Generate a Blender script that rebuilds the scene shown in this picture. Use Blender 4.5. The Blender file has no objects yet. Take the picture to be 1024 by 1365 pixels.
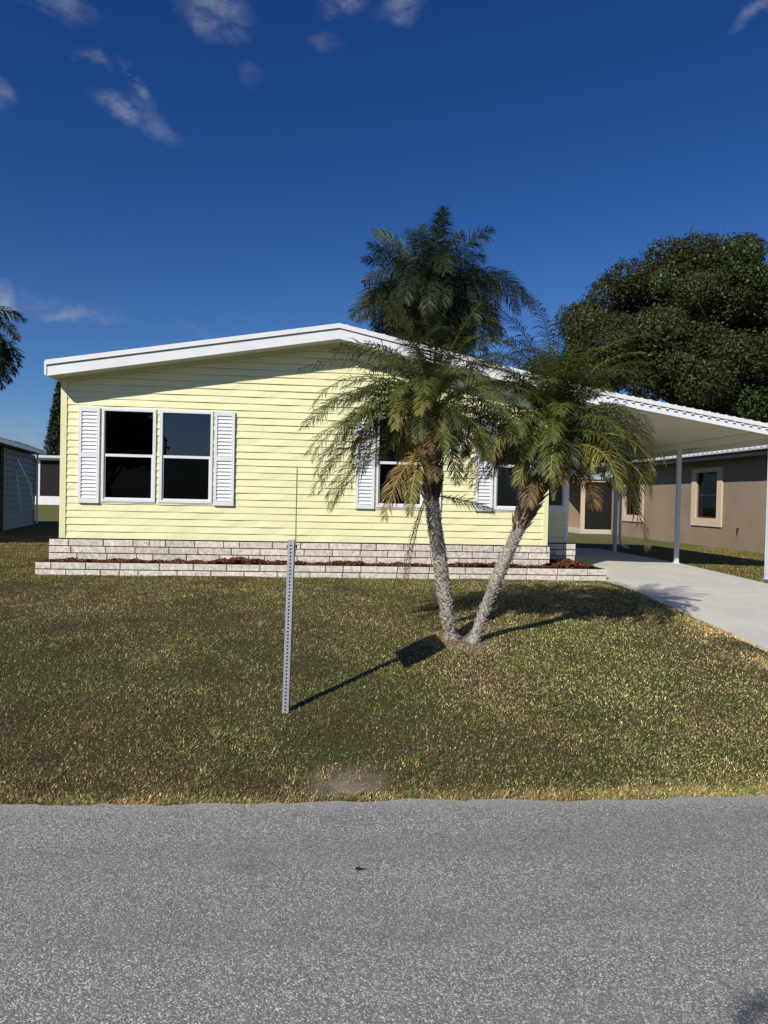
import bpy, math, random
import numpy as np
from mathutils import Vector, Matrix
random.seed(7); RNG = np.random.default_rng(11)
S = bpy.context.scene
COL = S.collection
PI = math.pi
R = math.radians

# ------------------------------------------------------------------ helpers
class MB:
    """collects polygons for one mesh"""
    def __init__(s, xf=None):
        s.v = []; s.f = []; s.m = []; s.c = []; s.xf = xf or (lambda a, b, c: (a, b, c)); s.mi = 0; s.col = (1, 1, 1)
    def face(s, pts, raw=False):
        n = len(s.v)
        for p in pts:
            s.v.append(tuple(p) if raw else tuple(s.xf(*p))); s.c.append(s.col)
        s.f.append(tuple(range(n, n + len(pts)))); s.m.append(s.mi)
    def box(s, a0, a1, b0, b1, c0, c1):
        P = [(a, b, c) for a in (a0, a1) for b in (b0, b1) for c in (c0, c1)]
        n = len(s.v)
        for p in P: s.v.append(tuple(s.xf(*p))); s.c.append(s.col)
        for q in ((0, 1, 3, 2), (4, 6, 7, 5), (0, 4, 5, 1), (2, 3, 7, 6), (0, 2, 6, 4), (1, 5, 7, 3)):
            s.f.append(tuple(n + i for i in q)); s.m.append(s.mi)
    def prism(s, poly, b0, b1):
        """poly in (a,c) plane extruded from b0 to b1"""
        n = len(s.v); k = len(poly)
        for b in (b0, b1):
            for a, c in poly: s.v.append(tuple(s.xf(a, b, c))); s.c.append(s.col)
        s.f.append(tuple(range(n, n + k))); s.f.append(tuple(range(n + 2 * k - 1, n + k - 1, -1)))
        s.m += [s.mi, s.mi]
        for i in range(k):
            j = (i + 1) % k
            s.f.append((n + i, n + k + i, n + k + j, n + j)); s.m.append(s.mi)
    def tube(s, pts, rad, n=8, cap=True, jit=0.0):
        rings = []
        for i, p in enumerate(pts):
            p = Vector(p)
            t = (Vector(pts[min(i + 1, len(pts) - 1)]) - Vector(pts[max(i - 1, 0)])).normalized()
            a = t.orthogonal().normalized() if i == 0 else (a - t * a.dot(t)).normalized()
            b = t.cross(a)
            r = rad[i] if isinstance(rad, (list, tuple)) else rad
            ring = []
            for k in range(n):
                th = 2 * PI * k / n
                rr = r * (1 + random.uniform(-jit, jit))
                q = p + a * math.cos(th) * rr + b * math.sin(th) * rr
                ring.append(len(s.v)); s.v.append(tuple(s.xf(*q))); s.c.append(s.col)
            rings.append(ring)
        for r0, r1 in zip(rings, rings[1:]):
            for k in range(n):
                s.f.append((r0[k], r0[(k + 1) % n], r1[(k + 1) % n], r1[k])); s.m.append(s.mi)
        if cap:
            s.f.append(tuple(rings[0][::-1])); s.m.append(s.mi); s.f.append(tuple(rings[-1])); s.m.append(s.mi)
    def build(s, name, mats, parent=None, smooth=False, colors=False, normals=True):
        me = bpy.data.meshes.new(name)
        me.from_pydata(s.v, [], s.f)
        if not isinstance(mats, (list, tuple)): mats = [mats]
        for m in mats: me.materials.append(m)
        if len(mats) > 1: me.polygons.foreach_set('material_index', s.m)
        if smooth: me.polygons.foreach_set('use_smooth', [True] * len(s.f))
        if colors:
            ca = me.color_attributes.new('tint', 'FLOAT_COLOR', 'POINT')
            ca.data.foreach_set('color', np.array([(c[0], c[1], c[2], 1) for c in s.c], dtype=np.float32).ravel())
        me.update()
        o = bpy.data.objects.new(name, me); COL.objects.link(o)
        if parent: 
            o.parent = parent
            o.matrix_parent_inverse = Matrix.Identity(4)
            o.location = -Vector(parent_world(parent))
        return o
def parent_world(o):
    l = Vector(o.location)
    p = o.parent
    while p: l += Vector(p.location); p = p.parent
    return l
def tag(o, label=None, cat=None, group=None, kind=None):
    if label: o['label'] = label
    if cat: o['category'] = cat
    if group: o['group'] = group
    if kind: o['kind'] = kind
    return o
def thing(name, loc, label, cat, group=None):
    o = bpy.data.objects.new(name, None); o.empty_display_size = .2; COL.objects.link(o); o.location = loc
    return tag(o, label, cat, group)

# ------------------------------------------------------------------ materials
def newmat(name):
    m = bpy.data.materials.new(name); m.use_nodes = True
    nt = m.node_tree; nt.nodes.clear()
    out = nt.nodes.new('ShaderNodeOutputMaterial')
    return m, nt, out
class N:
    def __init__(s, nt): s.nt = nt
    def __call__(s, t, **kw):
        n = s.nt.nodes.new(t)
        ins = kw.pop('ins', {})
        for k, v in kw.items(): setattr(n, k, v)
        for k, v in ins.items():
            if isinstance(v, bpy.types.NodeSocket): s.nt.links.new(v, n.inputs[k])
            else: n.inputs[k].default_value = v
        return n
    def link(s, a, b): s.nt.links.new(a, b)
    def mix(s, fac, a, b, bt='MIX'):
        n = s.nt.nodes.new('ShaderNodeMix'); n.data_type = 'RGBA'; n.blend_type = bt
        for i, v in ((0, fac), (6, a), (7, b)):
            if isinstance(v, bpy.types.NodeSocket): s.nt.links.new(v, n.inputs[i])
            else: n.inputs[i].default_value = v if i == 0 or len(v) == 4 else (*v, 1)
        return n.outputs[2]
    def ramp(s, fac, stops, interp='LINEAR'):
        n = s.nt.nodes.new('ShaderNodeValToRGB'); n.color_ramp.interpolation = interp
        e = n.color_ramp.elements
        while len(e) < len(stops): e.new(.5)
        for q, (p, c) in zip(e, stops):
            q.position = p; q.color = (c, c, c, 1) if not isinstance(c, tuple) else (*c, 1)
        s.nt.links.new(fac, n.inputs[0]); return n.outputs[0]
    def noise(s, vec, scale, detail=4, rough=.55, out='Fac'):
        n = s.nt.nodes.new('ShaderNodeTexNoise'); n.inputs['Scale'].default_value = scale
        n.inputs['Detail'].default_value = detail; n.inputs['Roughness'].default_value = rough
        if vec is not None: s.nt.links.new(vec, n.inputs['Vector'])
        return n.outputs[out]
    def math(s, op, a, b=0.0, c=None, clamp=False):
        n = s.nt.nodes.new('ShaderNodeMath'); n.operation = op; n.use_clamp = clamp
        for i, v in enumerate((a, b) if c is None else (a, b, c)):
            if isinstance(v, bpy.types.NodeSocket): s.nt.links.new(v, n.inputs[i])
            else: n.inputs[i].default_value = v
        return n.outputs[0]
    def pos(s): return s.nt.nodes.new('ShaderNodeNewGeometry').outputs['Position']
    def bump(s, h, strength=.3, dist=.01):
        n = s.nt.nodes.new('ShaderNodeBump'); n.inputs['Strength'].default_value = strength
        n.inputs['Distance'].default_value = dist; s.nt.links.new(h, n.inputs['Height']); return n.outputs[0]
    def bsdf(s, out, color, rough=.6, spec=.3, metal=0, normal=None):
        b = s.nt.nodes.new('ShaderNodeBsdfPrincipled')
        for k, v in (('Base Color', color), ('Roughness', rough), ('Specular IOR Level', spec), ('Metallic', metal)):
            if isinstance(v, bpy.types.NodeSocket): s.nt.links.new(v, b.inputs[k])
            else: b.inputs[k].default_value = (*v, 1) if k == 'Base Color' and len(v) == 3 else v
        if normal: s.nt.links.new(normal, b.inputs['Normal'])
        s.nt.links.new(b.outputs[0], out.inputs[0]); return b

def mat_painted(name, col, rough=.45, spec=.4, var=.06, dirt=.1, dscale=3, metal=0):
    m, nt, out = newmat(name); n = N(nt); p = n.pos()
    a = n.noise(p, dscale, 6, .6); b = n.noise(p, 60, 3)
    dark = tuple(c * (1 - dirt * 2.2) for c in col); lite = tuple(min(1, c * (1 + var)) for c in col)
    c = n.mix(n.ramp(a, [(.35, 0.0), (.75, 1.0)]), dark if dirt > 0 else col, lite)
    c = n.mix(n.math('MULTIPLY', b, .18), c, tuple(x * .8 for x in col))
    n.bsdf(out, c, rough, spec, metal, n.bump(b, .12, .004)); return m

M = {}
M['siding'] = mat_painted('yellow_vinyl_siding', (.81, .785, .455), .42, .4, .03, .025, 1.1)
M['siding_trim'] = mat_painted('yellow_trim', (.78, .75, .42), .4, .4, .03, .02, 2)
M['white'] = mat_painted('white_aluminium', (.78, .79, .79), .35, .45, .03, .04, 2.5)
M['white_vinyl'] = mat_painted('white_vinyl', (.76, .77, .78), .35, .45, .03, .03, 4)
M['ceiling'] = mat_painted('carport_ceiling_paint', (.80, .77, .655), .5, .3, .03, .03, 1)
M['soffit'] = mat_painted('soffit_paint', (.66, .64, .54), .5, .3, .03, .03, 1)
M['post'] = mat_painted('painted_post', (.62, .65, .68), .35, .45, .03, .04, 5)
M['grey_siding'] = mat_painted('grey_siding', (.145, .14, .115), .5, .3, .03, .06, 1.5)
M['dark_metal'] = mat_painted('dark_brown_fascia', (.035, .03, .028), .5, .3)
M['cream_trim'] = mat_painted('cream_stucco_trim', (.62, .50, .36), .8, .15, .04, .03)
M['shell_tile'] = mat_painted('pale_roof_tile', (.55, .55, .54), .7, .2, .1, .12, 8)
M['blind'] = mat_painted('window_blind', (.20, .215, .225), .6, .2)
M['green_blind'] = mat_painted('green_window_shade', (.06, .26, .19), .6, .2)
M['screen'] = mat_painted('dark_insect_screen', (.018, .017, .016), .7, .15)
M['black'] = mat_painted('black_plastic', (.02, .02, .022), .4, .4)

def mk_glass(name, tint, refl=1.0, ior=1.5):
    m, nt, out = newmat(name); n = N(nt)
    tr = n('ShaderNodeBsdfTransparent', ins={'Color': (*tint, 1)})
    gl = n('ShaderNodeBsdfGlossy', ins={'Color': (refl, refl, refl, 1), 'Roughness': .01})
    fr = n('ShaderNodeFresnel', ins={'IOR': ior})
    mx = n('ShaderNodeMixShader', ins={0: fr.outputs[0], 1: tr.outputs[0], 2: gl.outputs[0]})
    n.link(mx.outputs[0], out.inputs[0]); return m
M['glass'] = mk_glass('window_glass', (.03, .035, .035), 1.0, 1.85)
M['glass_screened'] = mk_glass('screened_window_glass', (.02, .02, .022), .22)
M['glass_light'] = mk_glass('lightly_tinted_glass', (.55, .60, .62), .6)

def mk_galv():
    m, nt, out = newmat('galvanised_steel'); n = N(nt); p = n.pos()
    v = n('ShaderNodeTexVoronoi', ins={'Vector': p, 'Scale': 100.0})
    a = n.noise(p, 9, 5)
    c = n.mix(n.ramp(v.outputs['Color'], [(0, .15), (1, .85)]), (.30, .32, .34), (.50, .53, .56))
    c = n.mix(n.math('MULTIPLY', a, .35), c, (.28, .27, .25))
    n.bsdf(out, c, .48, .5, .45, n.bump(a, .1, .002)); return m
M['galv'] = mk_galv()
M['plate'] = mat_painted('bare_aluminium_plate', (.30, .31, .32), .45, .5, .05, .05, 6, .4)

def mk_block():
    m, nt, out = newmat('slump_block'); n = N(nt); p = n.pos()
    at = n('ShaderNodeAttribute', attribute_name='tint')
    a = n.noise(p, 16, 8, .72); b = n.noise(p, 75, 5, .7); c3 = n.noise(p, 1.6, 3)
    c = n.mix(n.ramp(a, [(.38, 0.0), (.62, 1.0)]), (.50, .445, .38), (.88, .83, .735))
    c = n.mix(n.ramp(b, [(.54, 0.0), (.72, .7)]), c, (.22, .18, .15))
    c = n.mix(.45, c, n.mix(1, c, at.outputs['Color'], 'MULTIPLY'))
    c = n.mix(n.ramp(c3, [(.55, 0.0), (.8, .45)]), c, (.33, .29, .25))
    n.bsdf(out, c, .9, .15, 0, n.bump(n.math('ADD', a, n.math('MULTIPLY', b, .5)), .8, .012)); return m
M['block'] = mk_block()
M['joint'] = mat_painted('dark_joint', (.03, .022, .018), .95, .05)

def mk_stucco():
    m, nt, out = newmat('brown_stucco'); n = N(nt); p = n.pos()
    a = n.noise(p, .8, 5); b = n.noise(p, 55, 4, .7)
    c = n.mix(n.ramp(a, [(.3, 0.0), (.7, 1.0)]), (.26, .20, .145), (.325, .255, .19))
    c = n.mix(n.math('MULTIPLY', b, .3), c, (.2, .14, .1))
    n.bsdf(out, c, .9, .1, 0, n.bump(b, .5, .01)); return m
M['stucco'] = mk_stucco()

def mk_asphalt():
    m, nt, out = newmat('asphalt'); n = N(nt); p = n.pos()
    v1 = n('ShaderNodeTexVoronoi', ins={'Vector': p, 'Scale': 185.0})
    v2 = n('ShaderNodeTexVoronoi', ins={'Vector': p, 'Scale': 90.0})
    sep = n('ShaderNodeSeparateColor'); n.link(v1.outputs['Color'], sep.inputs[0])
    sep2 = n('ShaderNodeSeparateColor'); n.link(v2.outputs['Color'], sep2.inputs[0])
    c = n.ramp(sep.outputs[0], [(0, (.157, .157, .139)), (.35, (.209, .210, .186)), (.65, (.298, .300, .266)), (.88, (.50, .505, .468)), (1, (.86, .85, .80))])
    big = n.math('MULTIPLY', n.ramp(sep2.outputs[1], [(.72, 0.0), (.8, 1.0)]), n.ramp(v2.outputs['Distance'], [(.25, 1.0), (.45, 0.0)]))
    c = n.mix(n.math('MULTIPLY', big, .7), c, (.55, .54, .505))
    gap = n.ramp(v1.outputs['Distance'], [(.45, 0.0), (.8, 1.0)])
    c = n.mix(n.math('MULTIPLY', gap, .5), c, (.11, .107, .10))
    l = n.noise(p, .55, 5, .6); l2 = n.noise(p, 5, 4, .6)
    st = n('ShaderNodeVectorMath', operation='MULTIPLY', ins={0: p, 1: (.12, 1.5, 1)}).outputs[0]
    c = n.mix(n.ramp(n.noise(st, 1.6, 4, .5), [(.44, 0.0), (.62, .28)]), c, (.16, .162, .15))
    cr = n.noise(p, 2.2, 3, .5)   # faint worn stains
    c = n.mix(n.ramp(cr, [(.62, 0.0), (.72, .30)]), c, (.10, .10, .095))
    c = n.mix(n.ramp(l, [(.35, 0.0), (.7, .22)]), c, (.2, .195, .185))
    c = n.mix(n.ramp(l2, [(.45, 0.0), (.75, .22)]), c, (.34, .335, .32))
    # pale sandy dust along the lawn edge
    sp = n('ShaderNodeSeparateXYZ'); n.link(p, sp.inputs[0])
    ed = n.math('ADD', sp.outputs[1], n.math('MULTIPLY', sp.outputs[0], .019))
    ed = n.math('ADD', ed, n.math('MULTIPLY', n.noise(p, 7, 4), .16))
    c = n.mix(n.math('MULTIPLY', n.ramp(ed, [(0, 0.0), (1, 1.0)]), 1), c, c)
    mr = n('ShaderNodeMapRange', ins={'Value': ed, 'From Min': 3.68, 'From Max': 3.86})
    c = n.mix(n.math('MULTIPLY', mr.outputs[0], .6), c, (.42, .39, .35))
    h = n.math('ADD', n.math('MULTIPLY', v1.outputs['Distance'], -1), n.math('MULTIPLY', sep.outputs[1], .8))
    n.bsdf(out, c, .85, .25, 0, n.bump(h, .55, .004)); return m
M['asphalt'] = mk_asphalt()

def mk_concrete():
    m, nt, out = newmat('concrete'); n = N(nt); p = n.pos()
    a = n.noise(p, 1.3, 7, .65); b = n.noise(p, 90, 4, .7); c2 = n.noise(p, 6, 6, .6)
    c = n.mix(n.ramp(a, [(.3, 0.0), (.7, 1.0)]), (.55, .525, .455), (.68, .655, .575))
    c = n.mix(n.ramp(c2, [(.5, 0.0), (.8, .4)]), c, (.40, .38, .33))
    c = n.mix(n.math('MULTIPLY', n.ramp(b, [(.45, 0.0), (.65, 1.0)]), .22), c, (.33, .32, .3))
    n.bsdf(out, c, .85, .2, 0, n.bump(b, .3, .005)); return m
M['concrete'] = mk_concrete()

def mk_soil():
    m, nt, out = newmat('lawn_soil'); n = N(nt); p = n.pos()
    a = n.noise(p, 1.1, 6, .6); b = n.noise(p, 60, 5, .7); f = n.noise(p, .35, 3)
    c = n.mix(n.ramp(b, [(.35, 0.0), (.65, 1.0)]), (.030, .026, .013), (.13, .11, .06))
    g = n.mix(n.ramp(b, [(.35, 0.0), (.65, 1.0)]), (.025, .032, .010), (.10, .11, .04))
    c = n.mix(n.ramp(a, [(.4, 0.0), (.6, 1.0)]), c, g)
    sp = n('ShaderNodeSeparateXYZ'); n.link(p, sp.inputs[0])
    far = n('ShaderNodeMapRange', ins={'Value': sp.outputs[1], 'From Min': 12.0, 'From Max': 24.0})
    fb = n.noise(p, 14, 6, .75)
    c = n.mix(far.outputs[0], c, n.mix(n.ramp(fb, [(.35, 0.0), (.65, 1.0)]), n.mix(f, (.06, .075, .02), (.11, .11, .035)), (.20, .19, .075)))
    ed = n.math('ADD', n.math('ADD', sp.outputs[1], n.math('MULTIPLY', sp.outputs[0], .019)), n.math('MULTIPLY', n.noise(p, 4, 4), .25))
    mr = n('ShaderNodeMapRange', ins={'Value': ed, 'From Min': 3.88, 'From Max': 4.1, 'To Min': 1.0, 'To Max': 0.0})
    c = n.mix(n.math('MULTIPLY', mr.outputs[0], .75), c, (.15, .11, .075))
    # worn sandy spot by the road
    d = n('ShaderNodeVectorMath', operation='DISTANCE', ins={0: p, 1: (.22, 3.95, .02)})
    dd = n.math('ADD', d.outputs['Value'], n.math('MULTIPLY', n.noise(p, 8, 3), .35))
    mr2 = n('ShaderNodeMapRange', ins={'Value': dd, 'From Min': .2, 'From Max': .48, 'To Min': 1.0, 'To Max': 0.0})
    c = n.mix(n.math('MULTIPLY', mr2.outputs[0], .6), c, (.42, .35, .27))
    d = n('ShaderNodeVectorMath', operation='DISTANCE', ins={0: p, 1: (1.47, 6.70, .27)})
    dd = n.math('ADD', d.outputs['Value'], n.math('MULTIPLY', n.noise(p, 9, 4), .3))
    mr3 = n('ShaderNodeMapRange', ins={'Value': dd, 'From Min': .38, 'From Max': .58, 'To Min': 1.0, 'To Max': 0.0})
    c = n.mix(n.math('MULTIPLY', mr3.outputs[0], .8), c, n.mix(b, (.12, .09, .06), (.36, .30, .22)))
    n.bsdf(out, c, .95, .08, 0, n.bump(b, .9, .02)); return m
M['soil'] = mk_soil()

def mk_leaf(name, rough=.5, trans=.3, spec=.3, patch=None):
    m, nt, out = newmat(name); n = N(nt)
    at = n('ShaderNodeAttribute', attribute_name='tint').outputs['Color']
    if patch: at = patch(n, at)
    b = n('ShaderNodeBsdfPrincipled', ins={'Base Color': at, 'Roughness': rough, 'Specular IOR Level': spec})
    t = n('ShaderNodeBsdfTranslucent', ins={'Color': at})
    mx = n('ShaderNodeMixShader', ins={0: trans, 1: b.outputs[0], 2: t.outputs[0]})
    n.link(mx.outputs[0], out.inputs[0]); return m
M['leaf'] = mk_leaf('leaf')
M['palm_leaf'] = mk_leaf('palm_leaf', .5, .25, .3)
M['petiole'] = mk_leaf('petiole', .5, .0, .3)
def grass_patch(n, at):
    p = n.pos()
    a = n.noise(p, .55, 5, .62); b = n.noise(p, 2.6, 4, .6)
    k = n.math('ADD', n.math('MULTIPLY', a, .6), n.math('MULTIPLY', b, .4))
    c = n.mix(n.ramp(k, [(.42, 0.0), (.56, 1.0)]), n.mix(1, at, (1.36, 1.18, .97), 'MULTIPLY'), n.mix(1, at, (1.0, 1.03, .70), 'MULTIPLY'))
    # dead thatch: patches of dull grey-brown, mostly toward the road
    t = n.noise(p, 1.7, 6, .65); sp = n('ShaderNodeSeparateXYZ'); n.link(p, sp.inputs[0])
    w = n('ShaderNodeMapRange', ins={'Value': sp.outputs[0], 'From Min': -2.6, 'From Max': 2.0, 'To Min': .075, 'To Max': -.03}).outputs[0]
    m_ = n.ramp(n.math('ADD', t, w), [(.54, 0.0), (.64, 1.0)])
    return n.mix(n.math('MULTIPLY', m_, .72), c, n.mix(1, at, (.62, .44, .48), 'MULTIPLY'))
M['grass'] = mk_leaf('grass_blade', .55, .25, .25, grass_patch)

def mk_bark(name, c0, c1, scale=25):
    m, nt, out = newmat(name); n = N(nt); p = n.pos()
    a = n.noise(p, scale, 6, .65); b = n.noise(p, scale * .2, 3)
    c = n.mix(n.ramp(a, [(.35, 0.0), (.65, 1.0)]), c0, c1)
    c = n.mix(n.ramp(b, [(.5, 0.0), (.75, .5)]), c, tuple(x * .6 for x in c0))
    n.bsdf(out, c, .9, .1, 0, n.bump(a, .6, .01)); return m
M['palm_bark'] = mk_bark('palm_bark', (.19, .165, .135), (.48, .44, .38), 45)
M['bark'] = mk_bark('grey_bark', (.08, .065, .05), (.2, .17, .14), 8)
M['mulch'] = mk_leaf('red_mulch', .9, 0, .05)
M['mulch_bed'] = mat_painted('mulch_bed', (.13, .045, .025), .95, .05)

# ------------------------------------------------------------------ ground profile
PX = [-60, 3.85, 5.0, 6.7, 8.5, 10.5, 30, 55, 90, 400]
PZ = [0.0, 0.0, .13, .27, .34, .37, .37, .67, .72, .72]
def gz(y): return float(np.interp(y, PX, PZ))
def edge_y(x): return 3.77 - .019 * x
def drive_left(y): return float(np.interp(y, [3.7, 6.4, 7.9, 9.8, 11.1, 30], [4.10, 4.46, 4.52, 4.76, 4.84, 4.88]))
def drive_right(y): return float(np.interp(y, [3.7, 10.8, 14.5, 30], [7.3, 7.52, 8.0, 8.12]))

def sheet(name, xs, ys, zf, mat, kind='structure'):
    mb = MB(); nx = len(xs)
    for y in ys:
        for x in xs: mb.v.append((x, y, zf(x, y)))
    for j in range(len(ys) - 1):
        for i in range(nx - 1):
            a = j * nx + i; mb.f.append((a, a + 1, a + nx + 1, a + nx))
    mb.m = [0] * len(mb.f)
    o = mb.build(name, mat, smooth=True); tag(o, kind=kind); return o
def lump(x, y): return .012 * math.sin(x * 2.1 + y) * math.sin(y * 1.7 - .6 * x) + .008 * math.sin(x * 5.3 + 1) * math.sin(y * 4.1)
def lawn_z(x, y):
    if y < edge_y(x) - .0: return -.05
    w = min(1, (y - edge_y(x)) / .6) * (1 if y < 11 else max(0, 1 - (y - 11)))
    if drive_left(y) - .3 < x < drive_right(y) + .3: w = 0
    sink = .06 if drive_left(y) + .06 < x < drive_right(y) - .06 and y < 19.5 else 0
    return gz(y) + lump(x, y) * w - .02 * (y < edge_y(x) + .1) - sink
xs = sorted(set([-400, -200, -100, -60, -30, -20, -14] + [round(-10 + .2 * i, 2) for i in range(141)] + [24, 30, 60, 100, 200, 400]))
ys = sorted(set([-400, -100, -40, -20, -10, -4.2] + [round(3.4 + .1 * i, 2) for i in range(80)] + [round(11.5 + .5 * i, 2) for i in range(40)] + [35, 45, 55, 70, 90, 150, 400]))
def ground_z(x, y):
    if y < -3.6: return .0
    return lawn_z(x, y)
sheet('ground', xs, ys, ground_z, M['soil'])

# road with a ragged edge
mb = MB(); xs2 = [-60, -20, -8] + [round(-6 + .06 * i, 3) for i in range(234)] + [9, 20, 60]
cols = []
for x in xs2:
    e = edge_y(x) + (.012 * math.sin(x * 3.1) + .008 * math.sin(x * 11.7 + 1) + random.uniform(-.014, .014) if abs(x) < 8.2 else 0)
    cols.append([(x, -3.6, .004), (x, 0, .03), (x, 3.0, .012), (x, e - .03, .008), (x, e + .01, -.03)])
for a, b in zip(cols, cols[1:]):
    for k in range(4): mb.face([a[k], b[k], b[k + 1], a[k + 1]])
tag(mb.build('road', M['asphalt']), kind='structure')

# driveway slabs with joints
mb = MB(); joints = [3.75, 6.3, 8.8, 11.0, 13.3, 15.6, 19.2]
for j0, j1 in zip(joints, joints[1:]):
    n = 8; yy = [j0 + .014 + (j1 - j0 - .028) * i / n for i in range(n + 1)]
    for a, b in zip(yy, yy[1:]):
        mb.face([(drive_left(a), a, gz(a) + .02), (drive_right(a), a, gz(a) + .02), (drive_right(b), b, gz(b) + .02), (drive_left(b), b, gz(b) + .02)])
        for s_, fn in ((0, drive_left), (1, drive_right)):
            mb.face([(fn(a), a, gz(a) + .02), (fn(b), b, gz(b) + .02), (fn(b), b, gz(b) - .08), (fn(a), a, gz(a) - .08)])
    for e in (yy[0], yy[-1]):
        mb.face([(drive_left(e), e, gz(e) + .02), (drive_right(e), e, gz(e) + .02), (drive_right(e), e, gz(e) - .08), (drive_left(e), e, gz(e) - .08)])
dw = mb.build('driveway', M['concrete']); tag(dw, kind='structure')
mb = MB()
for j in joints[1:-1]:
    mb.face([(drive_left(j), j - .022, gz(j) + .016), (drive_right(j), j - .022, gz(j) + .016), (drive_right(j), j + .022, gz(j) + .016), (drive_left(j), j + .022, gz(j) + .016)])
mb.build('expansion_joint', M['joint'], dw)

# ------------------------------------------------------------------ camera
CAMF, YAW, PITCH, ROLL, CH = 926.51, .098437, -.018204, .022471, 1.65
cam = bpy.data.cameras.new('camera'); co = bpy.data.objects.new('camera', cam); COL.objects.link(co)
fw = Vector((math.sin(YAW) * math.cos(PITCH), math.cos(YAW) * math.cos(PITCH), math.sin(PITCH)))
r0 = Vector((math.cos(YAW), -math.sin(YAW), 0)); u0 = r0.cross(fw)
rr = math.cos(ROLL) * r0 + math.sin(ROLL) * u0; uu = -math.sin(ROLL) * r0 + math.cos(ROLL) * u0
mat = Matrix(((rr.x, uu.x, -fw.x, 0), (rr.y, uu.y, -fw.y, 0), (rr.z, uu.z, -fw.z, CH), (0, 0, 0, 1)))
co.matrix_world = mat
cam.sensor_fit = 'VERTICAL'; cam.sensor_height = 36; cam.lens = CAMF * 36 / 1365
cam.clip_start = .05; cam.clip_end = 2000
S.camera = co
def pix_dir(x, y): return (fw * CAMF + rr * (x - 512) + uu * (682.5 - y)).normalized()

# ------------------------------------------------------------------ lawn grass (numpy)
def blade_mesh(name, P, L, Wd, tint, mat_, bend=.5):
    """P (n,3), L lengths, Wd widths, tint (n,3): 5-vert blades"""
    n = len(P); az = RNG.uniform(0, 2 * PI, n); tilt = RNG.uniform(.45, 1.5, n)
    d = np.stack([np.sin(tilt) * np.cos(az), np.sin(tilt) * np.sin(az), np.cos(tilt)], 1)
    sa = az + PI / 2 + RNG.uniform(-.5, .5, n)
    side = np.stack([np.cos(sa), np.sin(sa), RNG.uniform(-.3, .3, n)], 1) * (Wd[:, None] / 2)
    mid = P + d * (L[:, None] * .55)
    d2 = d.copy(); d2[:, 2] -= bend * RNG.uniform(.2, 1.4, n); 
    tip = mid + d2 * (L[:, None] * .5)
    V = np.stack([P - side * .8, P + side * .8, mid + side, mid - side, tip], 1).reshape(-1, 3)
    b = (np.arange(n) * 5)[:, None]
    loops = np.concatenate([b + np.array([[0, 1, 2, 3]]), b + np.array([[3, 2, 4]])], 1).ravel()
    ls = np.stack([np.arange(n) * 7, np.arange(n) * 7 + 4], 1).ravel(); lt = np.tile([4, 3], n)
    me = bpy.data.meshes.new(name)
    me.vertices.add(n * 5); me.vertices.foreach_set('co', V.astype(np.float32).ravel())
    me.loops.add(n * 7); me.loops.foreach_set('vertex_index', loops.astype(np.int32))
    me.polygons.add(n * 2); me.polygons.foreach_set('loop_start', ls.astype(np.int32)); me.polygons.foreach_set('loop_total', lt.astype(np.int32))
    me.materials.append(mat_)
    ca = me.color_attributes.new('tint', 'FLOAT_COLOR', 'POINT')
    C = np.ones((n, 5, 4), np.float32); C[:, :, :3] = tint[:, None, :]
    ca.data.foreach_set('color', C.ravel()); me.update(); me.validate()
    o = bpy.data.objects.new(name, me); COL.objects.link(o); return o

NB = 2300000
y = 3.70 + (RNG.uniform(0, 1, NB) ** 1.75) * 17
cx = .1 * y; hw = y * .60 + 1.9
x = cx + RNG.uniform(-1, 1, NB) * hw
# density falls with distance: width grows with y, handled by the power above
keep = (y > 3.77 - .019 * x + .03 * np.sin(x * 2.3 + 1) * np.sin(x * 5.1) - .02 + .08 * RNG.uniform(-1, 1, NB) * RNG.uniform(0, 1, NB))
dl = np.interp(y, [3.7, 6.4, 7.9, 9.8, 11.1, 30], [4.10, 4.46, 4.52, 4.76, 4.84, 4.88]); dr = np.interp(y, [3.7, 10.8, 14.5, 30], [7.3, 7.52, 8.0, 8.12])
keep &= ~((x > dl + .02 * RNG.uniform(-1, 2, NB)) & (x < dr - .02))
keep &= ~((x > -4.33) & (x < 4.9) & (y > 11.17))
keep &= (np.abs(x) < 14)
hv = np.sin(x * 1.3 + .7 * np.sin(y * 1.9)) * np.sin(y * 1.1 + 1.3 * np.sin(x * .8)) 
patch = hv + .5 * np.sin(x * 3.7 + 2 * y) * np.sin(y * 3.1 - x) 
keep &= RNG.uniform(0, 1, NB) < np.clip(.86 + .25 * patch, .45, 1)
bare = np.hypot((x - .22) / .30, (y - 3.93 + .05 * np.sin(x * 9)) / .13); keep &= RNG.uniform(0, 1, NB) < np.clip(bare - .45 + .6 * RNG.uniform(0, 1, NB), .12, 1)
br2 = np.hypot(x - 1.47, (y - 6.72)) / .3; keep &= RNG.uniform(0, 1, NB) < np.clip(br2 * 1.1 - .1, .12, 1)
x = x[keep]; y = y[keep]; patch = patch[keep]; n = len(x)
z = np.interp(y, PX, PZ) + (.012 * np.sin(x * 2.1 + y) * np.sin(y * 1.7 - .6 * x) + .008 * np.sin(x * 5.3 + 1) * np.sin(y * 4.1)) * np.clip((y - 3.77) / .6, 0, 1) * (y < 11) - .012
P = np.stack([x, y, z], 1)
far = np.clip((y - 4) / 10, 0, 1)
L = RNG.uniform(.017, .042, n) * (1 + .5 * far); Wd = RNG.uniform(.0024, .0050, n) * (1 + 1.2 * far)
dry = np.clip((x - .6 + .5 * np.sin(y * 1.3)) / 2.0, 0, 1) * np.clip(1.25 - np.abs(y - 6.0) / 4.5, 0, 1)
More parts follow.
